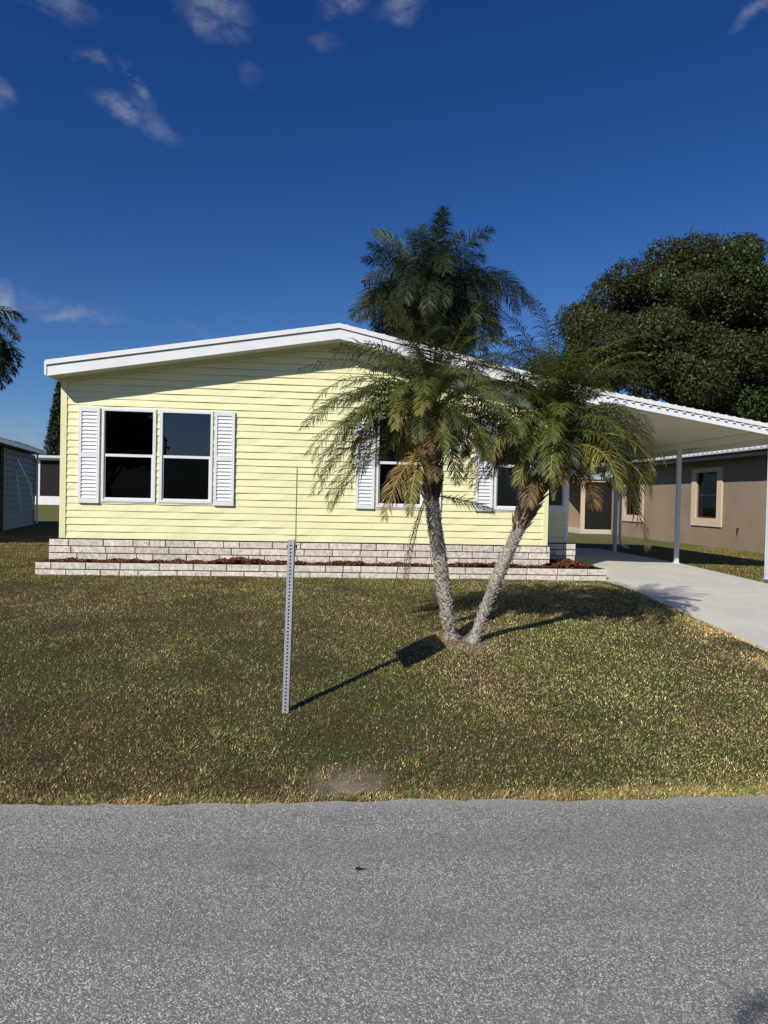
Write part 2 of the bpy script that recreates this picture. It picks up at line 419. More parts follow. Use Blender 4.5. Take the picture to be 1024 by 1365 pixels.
mot = np.sin(x * 4.1 + 1.7 * np.sin(y * 3.3)) * np.sin(y * 5.2 + 1.2 * np.sin(x * 2.9))
kind = RNG.uniform(0, 1, n) - .10 * patch - .26 * dry - .10 * mot
edge = np.clip(1 - (y - 3.75) / .32, 0, 1); kind = kind - .35 * edge * RNG.uniform(0, 1, n)
kind += .12 * np.clip((y - 8) / 4, 0, 1)
tint = np.where(kind[:, None] < .10, np.array([.50, .45, .27]), np.where(kind[:, None] < .34, np.array([.36, .315, .165]),
        np.where(kind[:, None] < .52, np.array([.22, .175, .10]), np.where(kind[:, None] < .84, np.array([.255, .222, .10]), np.array([.175, .172, .066])))))
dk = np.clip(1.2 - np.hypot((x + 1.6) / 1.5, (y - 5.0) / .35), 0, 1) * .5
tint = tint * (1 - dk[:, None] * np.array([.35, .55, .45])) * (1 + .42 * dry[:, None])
tint = tint * np.where(RNG.uniform(0, 1, (n, 1)) < .05, 1.7, 1.0) * RNG.uniform(.35, 1.6, (n, 1)) * RNG.uniform(.93, 1.07, (n, 3))
# taller tufts, weeds and pale dry flecks break up the turf
ti = RNG.integers(0, n, 520); reps = 34
tp = np.repeat(P[ti], reps, 0) + RNG.normal(0, 1, (520 * reps, 3)) * np.array([.022, .022, 0])
tl = RNG.uniform(.04, .085, len(tp)) * np.repeat(RNG.uniform(.6, 1.15, 520), reps); tw = RNG.uniform(.003, .0062, len(tp))
pal = np.array([[.16, .20, .06], [.11, .16, .045], [.40, .35, .18], [.24, .23, .09]])[RNG.integers(0, 4, 520)]
tt = np.repeat(pal, reps, 0) * RNG.uniform(.7, 1.3, (len(tp), 1))
fi = RNG.integers(0, n, 5200); fp = P[fi] + np.array([0, 0, .02]); fl = RNG.uniform(.008, .02, 5200); fw_ = RNG.uniform(.004, .009, 5200)
ft = np.array([.55, .50, .36]) * RNG.uniform(.6, 1.25, (5200, 1))
P = np.concatenate([P, tp, fp]); L = np.concatenate([L, tl, fl]); Wd = np.concatenate([Wd, tw, fw_]); tint = np.concatenate([tint, tt, ft])
ok = ~((P[:, 0] > -4.34) & (P[:, 0] < 4.9) & (P[:, 1] > 11.17)); P = P[ok]; L = L[ok]; Wd = Wd[ok]; tint = tint[ok]
g = blade_mesh('lawn_grass', P, L, Wd, tint, M['grass'])
tag(g, 'short sunlit front lawn of mixed green and straw coloured grass between road and yellow house', 'grass', kind='stuff')

# ------------------------------------------------------------------ house
YF, YW, YR = 11.19, 11.81, 11.39
XL, XR = -4.13, 4.02
YREC = 12.76
def roof_top(x):
    return float(np.interp(x, [-4.24, .33, 4.75, 8.35], [3.71, 4.495, 3.575, 3.02]))
home = thing('mobile_home', (0, YW, gz(12)), 'single-storey yellow vinyl sided home with low gable, white trim and attached carport', 'house')
front_xf = lambda u, d, z: (u, YW - d, z)

def clip_poly(poly, a, b, c):
    """keep a*x+b*z<=c"""
    out = []
    for i in range(len(poly)):
        p, q = poly[i], poly[(i + 1) % len(poly)]
        fp, fq = a * p[0] + b * p[1] - c, a * q[0] + b * q[1] - c
        if fp <= 0: out.append(p)
        if (fp < 0 < fq) or (fq < 0 < fp):
            t = fp / (fp - fq); out.append((p[0] + t * (q[0] - p[0]), p[1] + t * (q[1] - p[1])))
    return out
def lap_wall(mb, u0, u1, z0, z1, holes=(), planes=(), H=.1145, lip=.0148, seams=True):
    nC = int(math.ceil((z1 - z0) / H))
    cuts = sorted({round(h[2], 4) for h in holes} | {round(h[3], 4) for h in holes})
    rs = random.Random(3)
    def wav(u, k):
        return 1.0 if not seams else 1.0 + .34 * math.sin(u * 4.3 + k * 2.1 + 1.5 * math.sin(u * 1.7 + k)) + .18 * math.sin(u * 9.1 + k * 4.7)
    for k in range(nC):
        a, b = z0 + k * H, min(z1, z0 + (k + 1) * H)
        zs = [a] + [c for c in cuts if a + .001 < c < b - .001] + [b]
        sm = sorted(rs.uniform(u0, u1) for _ in range(2)) if (seams and k % 2 == 0) else []
        wob = rs.uniform(-.0015, .0015)
        for za, zb in zip(zs, zs[1:]):
            zm = (za + zb) / 2
            iv = [(u0, u1)]
            for h in holes:
                if h[2] < zm < h[3]:
                    nv = []
                    for (p, q) in iv:
                        if h[1] <= p or h[0] >= q: nv.append((p, q)); continue
                        if h[0] > p: nv.append((p, h[0]))
                        if h[1] < q: nv.append((h[1], q))
                    iv = nv
            for (p, q) in iv:
                cs = [p] + [s for s in sm if p + .1 < s < q - .1] + [q]
                if seams: cs = sorted(set(cs) | {p + (q - p) * i / max(1, int((q - p) / .2)) for i in range(max(1, int((q - p) / .2)) + 1)})
                for ci, (c0, c1) in enumerate(zip(cs, cs[1:])):
                    g_ = .0018 if c0 in sm else 0
                    poly = [(c0 + g_, za), (c1, za), (c1, zb), (c0 + g_, zb)]
                    for pl in planes: poly = clip_poly(poly, *pl) if len(poly) > 2 else poly
                    if len(poly) < 3: continue
                    def prof(uu2, zz):
                        t = (zz - a) / H
                        return (lip * wav(uu2, k)) * max(0.0, 1 - t) ** .8
                    mb.face([(uu_, prof(uu_, zz), zz) for uu_, zz in poly])
            if za == a:
                for (p, q) in iv:
                    poly = [(p, a - .004), (q, a - .004), (q, a), (p, a)]
                    # underside lip + shadow groove
                    p_, q_ = p, q
                    for pa, pb, pc in planes:
                        lim = (pc - pb * (a + .006)) / pa
                        if pa < 0: p_ = max(p_, lim)
                        else: q_ = min(q_, lim)
                    if q_ > p_:
                        ns = max(1, int((q_ - p_) / .2)) if seams else 1
                        for i_ in range(ns):
                            ua, ub = p_ + (q_ - p_) * i_ / ns, p_ + (q_ - p_) * (i_ + 1) / ns
                            mb.face([(ua, lip * wav(ua, k), a), (ub, lip * wav(ub, k), a), (ub, -.006, a + .007), (ua, -.006, a + .007)])
            
# gable planes: z <= roof_top - .2
sl = (4.495 - 3.71) / 4.57; sr = (4.495 - 3.575) / 4.42
planes = [(-sl, 1, 4.495 - .17 - sl * .33), (sr, 1, 4.495 - .17 + sr * .33)]
Z0 = .905
WIN = [(-3.50, -2.65), (-2.57, -1.72), (1.02, 1.84), (3.07, 3.80)]
WZ0, WZ1 = 1.515, 3.035
mb = MB(front_xf)
lap_wall(mb, XL, XR, Z0, 4.4, [(a, b, WZ0, WZ1) for a, b in WIN], planes)
wall = mb.build('siding_wall', M['siding'], home); wall['label'] = 'yellow lap siding on the gable front'
# side walls, back wall, addition
mb = MB(lambda u, d, z: (XL - d, u, z)); lap_wall(mb, YW, 26, Z0, 3.52, seams=False); mb.build('siding_wall', M['siding'], home)
mb = MB(lambda u, d, z: (XR + .0 + d, u, z)); lap_wall(mb, YW + .01, YREC, Z0, 3.5, seams=False); mb.build('siding_wall', M['siding'], home)
mb = MB(lambda u, d, z: (u, YREC - d, z)); lap_wall(mb, XR, 4.74, Z0, 3.42, [(4.07, 4.70, 1.545, 2.95)], seams=False, lip=.034)
sw = mb.build('siding_wall', M['siding'], home); sw['label'] = 'set-back strip of siding in shade under the carport'
mb = MB(lambda u, d, z: (4.74 + d, u, z)); lap_wall(mb, YREC, 26, Z0, 3.42, [(15.2, 16.05, .92, 2.95), (18.5, 19.6, 1.55, 2.9)], seams=False)
mb.build('siding_wall', M['siding'], home)
mb = MB(); mb.box(XL, 4.74, 26.0, 26.1, .4, 3.5); mb.prism([(XL, 3.5), (.33, 4.3), (4.74, 3.4)], 26.0, 26.1); mb.box(XL + .02, XR - .02, YW + .2, 26, .86, .9)
mb.build('back_wall', M['siding_trim'], home)
# corner posts
mb = MB()
mb.box(XL - .022, XL + .075, YW - .024, YW + .001, Z0, 3.50); mb.box(XL - .024, XL - .001, YW + .002, YW + .09, Z0, 3.50)
mb.build('corner_trim', M['siding_trim'], home)
mb = MB(); mb.box(XR - .06, XR + .024, YW - .024, YW + .001, Z0, 3.5); mb.box(XR + .001, XR + .022, YW + .002, YW + .08, Z0, 3.5)
mb.build('corner_trim', M['siding_trim'], home)
mb = MB(); mb.box(4.70, 4.765, YREC - .024, YREC + .001, Z0, 3.42); mb.box(4.741, 4.762, YREC + .002, YREC + .07, Z0, 3.42)
mb.build('corner_trim', M['white'], home)
# frieze board under the soffit hidden in shade
mb = MB(front_xf)
for (x0, x1) in ((XL, .33), (.33, XR)):
    za, zb = roof_top(x0) - .235, roof_top(x1) - .235
    mb.prism([(x0, za - .05), (x1, zb - .05), (x1, zb), (x0, za)], .017, .03)
mb.build('frieze_trim', M['siding_trim'], home)

# roof: prism sections along Y
def roof_part(name, x0, x1, t_off, b_off, y0, y1, mat, parent, label=None):
    mb = MB()
    for a, b in zip(x0, x1):
        mb.prism([(a, roof_top(a) - b_off), (b, roof_top(b) - b_off), (b, roof_top(b) - t_off), (a, roof_top(a) - t_off)], y0, y1)
    o = mb.build(name, mat, parent)
    if label: o['label'] = label
    return o
rf = roof_part('roof', [-4.22, .33], [.33, 4.75], .012, .10, YR + .03, 26.4, M['white'], home, 'low white metal gable roof')
mb = MB()
for a, b in ((-4.22, .33), (.33, 4.75)):
    mb.prism([(a, roof_top(a) - .235), (b, roof_top(b) - .235), (b, roof_top(b) - .22), (a, roof_top(a) - .22)], YR + .03, YW + .05)
mb.prism([(-4.22, 3.47), (XL + .03, 3.475), (XL + .03, 3.49), (-4.22, 3.485)], YW + .051, 26.3)
mb.build('soffit', M['soffit'], rf)
mb = MB()  # lower fascia band and proud upper drip band
for a, b in ((-4.235, .33), (.33, 4.75)):
    mb.prism([(a, roof_top(a) - .245), (b, roof_top(b) - .245), (b, roof_top(b) - .088), (a, roof_top(a) - .088)], YR, YR + .03)
mb.build('fascia', M['white'], rf)
mb = MB()
for a, b in ((-4.245, .33), (.33, 4.75)):
    mb.prism([(a, roof_top(a) - .075), (b, roof_top(b) - .075), (b, roof_top(b)), (a, roof_top(a))], YR - .028, YR + .03)
# pan ribs showing above the edge
x_ = -4.15
while x_ < 4.7:
    z_ = roof_top(x_); mb.box(x_, x_ + .04, YR - .02, YR + .5, z_ - .01, z_ + .006); x_ += .305
mb.build('drip_edge', M['white'], rf)
mb = MB(); mb.prism([(-4.27, 3.48), (-4.222, 3.48), (-4.222, 3.705), (-4.27, 3.70)], YR - .0, 26.3)
mb.build('gutter', M['white'], rf)

# carport
cp = roof_part('carport_roof', [4.751], [8.35], .012, .07, YR + .03, 18.4, M['ceiling'], home, 'white sloping carport roof with shaded flat ceiling')
mb = MB()
x_ = 5.0
mb2 = MB()
yy = YR + .35
while yy < 18.3:   # pan seams on the ceiling run down the slope
    mb2.prism([(4.8, roof_top(4.8) - .074), (8.34, roof_top(8.34) - .074), (8.34, roof_top(8.34) - .0705), (4.8, roof_top(4.8) - .0705)], yy, yy + .008); yy += .305
mb2.build('ceiling_seams', M['soffit'], cp)
mb.prism([(4.751, roof_top(4.751) - .185), (8.36, roof_top(8.36) - .185), (8.36, roof_top(8.36) - .085), (4.751, roof_top(4.751) - .085)], YR - .004, YR + .028)
mb.prism([(8.352, roof_top(8.35) - .19), (8.39, roof_top(8.39) - .19), (8.39, roof_top(8.39) + .004), (8.352, roof_top(8.35) + .004)], YR, 18.4)
mb.build('fascia', M['white'], cp)
mb = MB()
mb.prism([(4.751, roof_top(4.751) - .065), (8.36, roof_top(8.36) - .065), (8.36, roof_top(8.36)), (4.751, roof_top(4.751))], YR - .034, YR + .028)
x_ = 4.85
while x_ < 8.3:
    z_ = roof_top(x_); mb.box(x_, x_ + .045, YR - .03, YR + .3, z_ - .012, z_ + .008)
    mb.box(x_, x_ + .05, YR - .036, YR - .005, z_ - .100, z_ - .082); x_ += .152
mb.build('drip_edge', M['white'], cp)
mb = MB(); zt = roof_top(7.92) - .072
mb.box(7.88, 7.96, YR + .05, 18.3, zt - .115, zt); mb.build('carport_beam', M['ceiling'], home)
for (px, py) in ((7.985, 11.30), (7.92, 14.56), (7.90, 17.69)):
    mb = MB(); zt2 = zt - .116; b0 = gz(py) + .02
    if py < 11.5: py = YR + .16
    mb.box(px - .038, px + .038, py - .038, py + .038, b0, zt2)
    for sx in (-1, 1):
        for sy in (-1, 1): mb.box(px + sx * .039 - .003, px + sx * .039 + .003, py + sy * .028 - .006, py + sy * .028 + .006, b0 + .001, zt2 - .001)
    o = mb.build('carport_post', M['post'], home)
    mb = MB(); mb.box(px - .06, px + .06, py - .06, py + .06, b0 - .001, b0 + .012); mb.build('base_plate', M['post'], o)
# downspout beside the far post
mb = MB(); px, py = 8.05, 17.72
mb.tube([(8.2, py, zt + .02), (8.06, py, zt - .15), (px, py, zt - .3), (px, py, 1.6), (px, py, .72), (px + .05, py - .02, .58), (px + .22, py - .05, .5)], .035, 8)
mb.build('downspout', M['post'], home, smooth=True)
mb = MB(); mb.box(4.775, 4.83, YREC + .25, YREC + .32, .55, 3.3); mb.build('downspout', M['white'], home)

# windows ------------------------------------------------------------
def window(parent, xf, u0, u1, z0, z1, blind=None, name='window', single=False, frame_w=.036, frm='white_vinyl'):
    zm = z0 + (z1 - z0) * .5
    mb = MB(xf); w = frame_w
    mb.box(u0, u0 + w, -.08, .034, z0, z1); mb.box(u1 - w, u1, -.08, .034, z0, z1)
    mb.box(u0 + w, u1 - w, -.08, .034, z0, z0 + w + .006); mb.box(u0 + w, u1 - w, -.08, .034, z1 - w, z1)
    mb.box(u0 - .02, u1 + .02, .0165, .022, z0 - .02, z0 - .001); mb.box(u0 - .02, u1 + .02, .0165, .022, z1 + .001, z1 + .02)
    f = mb.build(name, M[frm], parent)
    if single:
        mb = MB(xf); mb.box(u0 + w, u1 - w, -.03, -.024, z0 + w, z1 - w); mb.build('pane', M['glass'], f); return f
    mb = MB(xf)
    mb.box(u0 + w, u1 - w, -.045, .012, zm - .022, zm + .022)
    mb.box(u0 + w, u0 + w + .022, -.02, .01, z0 + w + .006, zm - .022); mb.box(u1 - w - .022, u1 - w, -.02, .01, z0 + w + .006, zm - .022)
    mb.box(u0 + w + .022, u1 - w - .022, -.02, .01, z0 + w + .006, z0 + w + .03)
    mb.build('sash', M[frm], f)
    mb = MB(xf); mb.box(u0 + w, u1 - w, -.04, -.034, zm + .022, z1 - w); o = mb.build('pane', M['glass_light' if blind else 'glass'], f); o['label'] = 'clear upper pane'
    mb = MB(xf); mb.box(u0 + w + .022, u1 - w - .022, -.008, -.003, z0 + w + .03, zm - .022); o = mb.build('pane', M['glass_light' if blind else 'glass_screened'], f); o['label'] = 'lower pane backed by a blind' if blind else 'black screened lower pane'
    if blind:
        mb = MB(xf); k = z0 + .05
        while k < z1 - .05: 
            mb.prism([(0, 0)], 0, 0) if False else mb.face([(u0 + w, -.11, k), (u1 - w, -.11, k), (u1 - w, -.135, k + .03), (u0 + w, -.135, k + .03)]); k += .036
        mb.build('blind', M[blind], f)
    return f
WN = []
for i, (a, b) in enumerate(WIN):
    WN.append(window(home, front_xf, a, b, WZ0, WZ1, blind='blind' if i >= 2 else None))
# mullion strip between the two left windows : small yellow laps with white edges
mb = MB(front_xf); mb.box(-2.649, -2.638, .02, .034, WZ0, WZ1); mb.box(-2.582, -2.571, .02, .034, WZ0, WZ1); mb.build('mullion', M['white_vinyl'], home)
WN.append(window(home, lambda u, d, z: (u, YREC - d, z), 4.07, 4.70, 1.545, 2.95, blind='blind'))
window(home, lambda u, d, z: (4.74 + d, u, z), 18.5, 19.6, 1.55, 2.9)
mb = MB(lambda u, d, z: (4.74 + d, u, z)); mb.box(15.2, 16.05, -.03, -.005, .92, 2.95)
for zz in (1.05, 1.95): 
    mb.box(15.3, 15.95, -.004, .004, zz, zz + .8)
dr_ = mb.build('door', M['white_vinyl'], home)
mb = MB(lambda u, d, z: (4.74 + d, u, z)); mb.tube([(15.3, .0, 1.85), (15.3, .05, 1.85), (15.36, .06, 1.85)], .012, 6); mb.build('door_handle', M['galv'], dr_)

# shutters ------------------------------------------------------------
def shutter(u0, u1, z0=1.485, z1=3.045):
    mb = MB(front_xf); w = .045; d0, d1 = .017, .05
    zm = (z0 + z1) / 2
    mb.box(u0, u0 + w, d0, d1, z0, z1); mb.box(u1 - w, u1, d0, d1, z0, z1)
    for a, b in ((z0, z0 + .07), (zm - .035, zm + .035), (z1 - .07, z1)): mb.box(u0 + w, u1 - w, d0, d1, a, b)
    mb.box(u0 + w, u1 - w, d0, d0 + .004, z0 + .07, z1 - .07)
    o = mb.build('shutter', M['white_vinyl'], home)
    mb = MB(front_xf)
    for a, b in ((z0 + .07, zm - .035), (zm + .035, z1 - .07)):
        n = 11; h = (b - a) / n
        for k in range(n):
            zz = a + k * h
            mb.face([(u0 + w, .046, zz + h * .12), (u1 - w, .046, zz + h * .12), (u1 - w, .022, zz + h * 1.0), (u0 + w, .022, zz + h * 1.0)])
            mb.face([(u0 + w, .046, zz + h * .12), (u1 - w, .046, zz + h * .12), (u1 - w, .022, zz), (u0 + w, .022, zz)])
    mb.build('louvres', M['white_vinyl'], o)
for a, b in ((-3.86, -3.53), (-1.69, -1.36), (.67, .99), (1.87, 2.14), (2.74, 3.04)): shutter(a, b)

# skirting blocks -----------------------------------------------------
def blocks(mb, u0, u1, z0, nrow, H, depth, rs, seg=.47, gap=.012, d_in=.0):
    """mi 0 = block, 1 = joint ; u along the wall, d outward"""
    mb.mi = 1; mb.box(u0 + .006, u1 - .006, d_in, depth - .014, z0, z0 + nrow * H - .006); mb.mi = 0
    for r in range(nrow):
        u = u0 - (rs.uniform(0, seg) if r % 2 else rs.uniform(0, seg * .5))
        z = z0 + r * H
        while u < u1:
            w = seg * rs.choice((.55, 1, 1, 1, 1.15)); a, b = max(u, u0), min(u + w - gap, u1)
            if b - a > .04:
                t = rs.uniform(.68, 1.12); mb.col = (t, t * rs.uniform(.93, 1.0), t * rs.uniform(.88, 1.0))
                j = rs.uniform(-.004, .005); e = .005
                A = [(a, z + .002), (b, z + .002), (b, z + H - gap), (a, z + H - gap)]
                B = [(a + e, z + .002 + e), (b - e, z + .002 + e), (b - e, z + H - gap - e), (a + e, z + H - gap - e)]
                dd = depth + j
                mb.face([(p[0], dd, p[1]) for p in B])
                for i in range(4):
                    p, q, q2, p2 = A[i], A[(i + 1) % 4], B[(i + 1) % 4], B[i]
                    mb.face([(p[0], dd - e, p[1]), (q[0], dd - e, q[1]), (q2[0], dd, q2[1]), (p2[0], dd, p2[1])])
                    mb.face([(p[0], d_in, p[1]), (q[0], d_in, q[1]), (q[0], dd - e, q[1]), (p[0], dd - e, p[1])])
            u += w
    mb.col = (1, 1, 1)
rs = random.Random(5)
mb = MB(front_xf); blocks(mb, -4.27, XR + .04, .33, 5, .114, .115, rs); mb.build('skirting', [M['block'], M['joint']], home, colors=True)['label'] = 'pale slump block skirting below the siding'
mb = MB(lambda u, d, z: (XL - .02 - d, u, z)); blocks(mb, YW - .10, 26, .33, 5, .114, .10, rs); mb.build('skirting', [M['block'], M['joint']], home, colors=True)
mb = MB(lambda u, d, z: (u, YREC - d, z)); blocks(mb, XR + .05, 4.88, .33, 5, .114, .13, rs); mb.build('skirting', [M['block'], M['joint']], home, colors=True)
mb = MB(lambda u, d, z: (4.74 + d, u, z)); blocks(mb, YREC - .12, 26, .33, 5, .114, .13, rs); mb.build('skirting', [M['block'], M['joint']], home, colors=True)

# planter --------------------------------------------------------------
planter = thing('brick_planter', (0, YF, gz(11)), 'low two-course block planter border along the foot of the yellow house', 'planter')
for nm, xf, a, b in (('front_course', lambda u, d, z: (u, YF + .10 - d, z), -4.29, 4.87),
                     ('side_course', lambda u, d, z: (-4.17 - d, u, z), YF + .105, 11.69),
                     ('side_course', lambda u, d, z: (4.77 + d, u, z), YF + .105, 12.6)):
    mb = MB(xf); blocks(mb, a, b, .345, 2, .113, .10, rs, .52)
    mb.build(nm, [M['block'], M['joint']], planter, colors=True)
# mulch
mb = MB(); rs2 = random.Random(9)
xsM = [-4.16 + i * .06 for i in range(150)]
def bedz(x, y): return .535 + .012 * math.sin(x * 7 + y * 9) + .01 * math.sin(x * 19)
for a, b in zip(xsM, xsM[1:]):
    if b > 4.76: break
    top = 11.70 if b < 4.06 else 12.62
    k = 6
    for j in range(k):
        y0, y1 = YF + .1 + (top - YF - .1) * j / k, YF + .1 + (top - YF - .1) * (j + 1) / k
        mb.col = (.14, .05, .03); mb.face([(a, y0, bedz(a, y0)), (b, y0, bedz(b, y0)), (b, y1, bedz(b, y1)), (a, y1, bedz(a, y1))])
for i in range(15000):
    x_ = rs2.uniform(-4.16, 4.76); y_ = rs2.uniform(YF + .1, 11.70 if x_ < 4.06 else 12.62)
    heap = .055 * max(0, math.sin(x_ * 2.3 + 1) * math.sin(x_ * .9)) + rs2.uniform(-.005, .035)
    a = rs2.uniform(0, PI); l = rs2.uniform(.015, .05); w = rs2.uniform(.006, .016); t = rs2.uniform(-.6, .6)
    dx, dy, dz = math.cos(a) * l, math.sin(a) * l, math.sin(t) * l
    ex, ey = -math.sin(a) * w, math.cos(a) * w; c = rs2.uniform(.5, 1.6)
    mb.col = (.165 * c, .064 * c, .04 * c); zz = bedz(x_, y_) + heap
    mb.face([(x_ - dx - ex, y_ - dy - ey, zz - dz), (x_ + dx - ex, y_ + dy - ey, zz + dz), (x_ + dx + ex, y_ + dy + ey, zz + dz + .004), (x_ - dx + ex, y_ - dy + ey, zz - dz + .004)])
tag(mb.build('bark_mulch', M['mulch'], colors=True), 'reddish brown bark mulch filling the block planter', 'mulch', kind='stuff')

# ------------------------------------------------------------------ sign post
PXs, PYs = -.18, 4.97
post = thing('street_sign', (PXs, PYs, gz(PYs)), 'galvanised perforated metal post in the lawn carrying a sign plate seen edge on', 'sign')
ya = R(-9)
def pxf(u, d, z):
    lx = -.004 * 0 + .014 * (z - .13)
    return (PXs + u * math.cos(ya) + d * math.sin(ya) + lx, PYs + u * math.sin(ya) * 1 - d * math.cos(ya), z)
mb = MB(pxf); W2 = .023; z0 = gz(PYs) - .05; z1 = 1.33; pit = .0254; hs = .0058
zc = z0
def holeface(f):
    z = z0
    while z < z1 - .001:
        zt_ = z + pit; c = z + pit / 2
        for (a0, a1, b0, b1) in ((-W2, -hs, z, zt_), (hs, W2, z, zt_), (-hs, hs, z, c - hs), (-hs, hs, c + hs, zt_)):
            mb.face([f(a0, b0), f(a1, b0), f(a1, b1), f(a0, b1)])
        z = zt_
holeface(lambda a, b: (a, W2, b)); holeface(lambda a, b: (a, -W2, b)); holeface(lambda a, b: (W2, a, b)); holeface(lambda a, b: (-W2, a, b))
po = mb.build('post', M['galv'], post)
mb = MB(pxf); mb.box(-.014, .014, -.014, .014, z0, z1 - .01); mb.build('hole_shade_core', M['black'], post)  # black core added to stand for the shade inside the tube, behind the holes
# plate: lies along the line of sight
vd = Vector((PXs + .017, PYs, 0)).normalized(); vang = math.atan2(vd.x, vd.y) + R(.9)
def plxf(u, d, z):
    return (PXs + .017 + u * math.sin(vang) + d * math.cos(vang), PYs + u * math.cos(vang) - d * math.sin(vang), z)
def rrect(hw, z0, z1, r, n=5):
    pts = []
    for cx_, cz, a0 in ((hw - r, z0 + r, -90), (hw - r, z1 - r, 0), (-hw + r, z1 - r, 90), (-hw + r, z0 + r, 180)):
        for i in range(n + 1):
            a = R(a0 + 90 * i / n); pts.append((cx_ + r * math.cos(a), cz + r * math.sin(a)))
    return pts
mb = MB(plxf)
mb.prism(rrect(.28, 1.25, 1.86, .03), .0235 + .004, .0235 + .0065)
mb.build('sign_plate', M['plate'], post)
for zz in (1.30,):
    mb = MB(plxf); mb.tube([(0, -.03, zz), (0, .04, zz)], .006, 6); mb.tube([(0, .031, zz), (0, .04, zz)], .012, 6); mb.tube([(0, -.034, zz), (0, -.026, zz)], .012, 6)
    mb.build('bolt', M['black'], post)

# ------------------------------------------------------------------ palms
def add_frond(mb, base, az, e0, droop, length, nleaf, llen, lwid, col, tipcol=None, rach=.009, plum=.25, vee=.35, grav=.35, petiole=.16, jit=.25, rnd=random, twist=0.0):
    """rachis curve + leaflets into mb (material 0 leaf, 1 petiole)"""
    n = 22; pts = []; p = Vector(base); T = []
    azc = az
    for i in range(n + 1):
        s = i / n; e = e0 - droop * s ** 1.25
        azc = az + twist * s * s
        t = Vector((math.cos(azc) * math.cos(e), math.sin(azc) * math.cos(e), math.sin(e)))
        pts.append(p.copy()); T.append(t); p = p + t * (length / n)
    mb.mi = 1; mb.col = tuple(c * 1.15 for c in col) if tipcol is None else tipcol
    mb.tube(pts, [rach * (1 - .82 * i / n) for i in range(n + 1)], 4, False)
    mb.mi = 0
    for k in range(nleaf):
        s = petiole + (1 - petiole) * (k + .5) / nleaf
        f = s * n; i = min(n - 1, int(f)); fr = f - i
        P = pts[i].lerp(pts[i + 1], fr); t = T[i].lerp(T[i + 1], fr).normalized()
        side0 = t.cross(Vector((0, 0, 1)))
        if side0.length < .05: side0 = Vector((-math.sin(azc), math.cos(azc), 0))
        side0.normalize(); up = side0.cross(t).normalized()
        env = math.sin(PI * min(1, max(0, (s - petiole) / (1 - petiole)) * .86 + .10)) ** .6
        for sg in (-1, 1):
            ll = llen * env * rnd.uniform(.8, 1.15)
            an = rnd.gauss(vee, plum)
            d = (side0 * sg * math.cos(an) + up * math.sin(an)) * (.9 - .2 * s) + t * (.30 + .42 * s)
            d = (d + Vector((rnd.uniform(-1, 1), rnd.uniform(-1, 1), rnd.uniform(-1, 1))) * jit * .35).normalized()
            w = d.cross(t).cross(d).normalized() if d.cross(t).length > .01 else up
            w = w * (lwid / 2)
            c = rnd.uniform(.7, 1.3); base_c = col
            if tipcol is not None and rnd.random() < .25: base_c = tipcol
            mb.col = (base_c[0] * c, base_c[1] * c, base_c[2] * c)
            m_ = P + d * ll * .5 + Vector((0, 0, -grav * ll * .12))
            d2 = (d + Vector((0, 0, -grav))).normalized()
            q = m_ + d2 * ll * .52
            v = len(mb.v)
            mb.v += [tuple(P - w * .5), tuple(P + w * .5), tuple(m_ + w), tuple(m_ - w), tuple(q)]
            mb.c += [mb.col] * 4 + [tuple(0.5 * a + .5 * b for a, b in zip(mb.col, tipcol or mb.col))]
            mb.f += [(v, v + 1, v + 2, v + 3), (v + 3, v + 2, v + 4)]; mb.m += [0, 0]

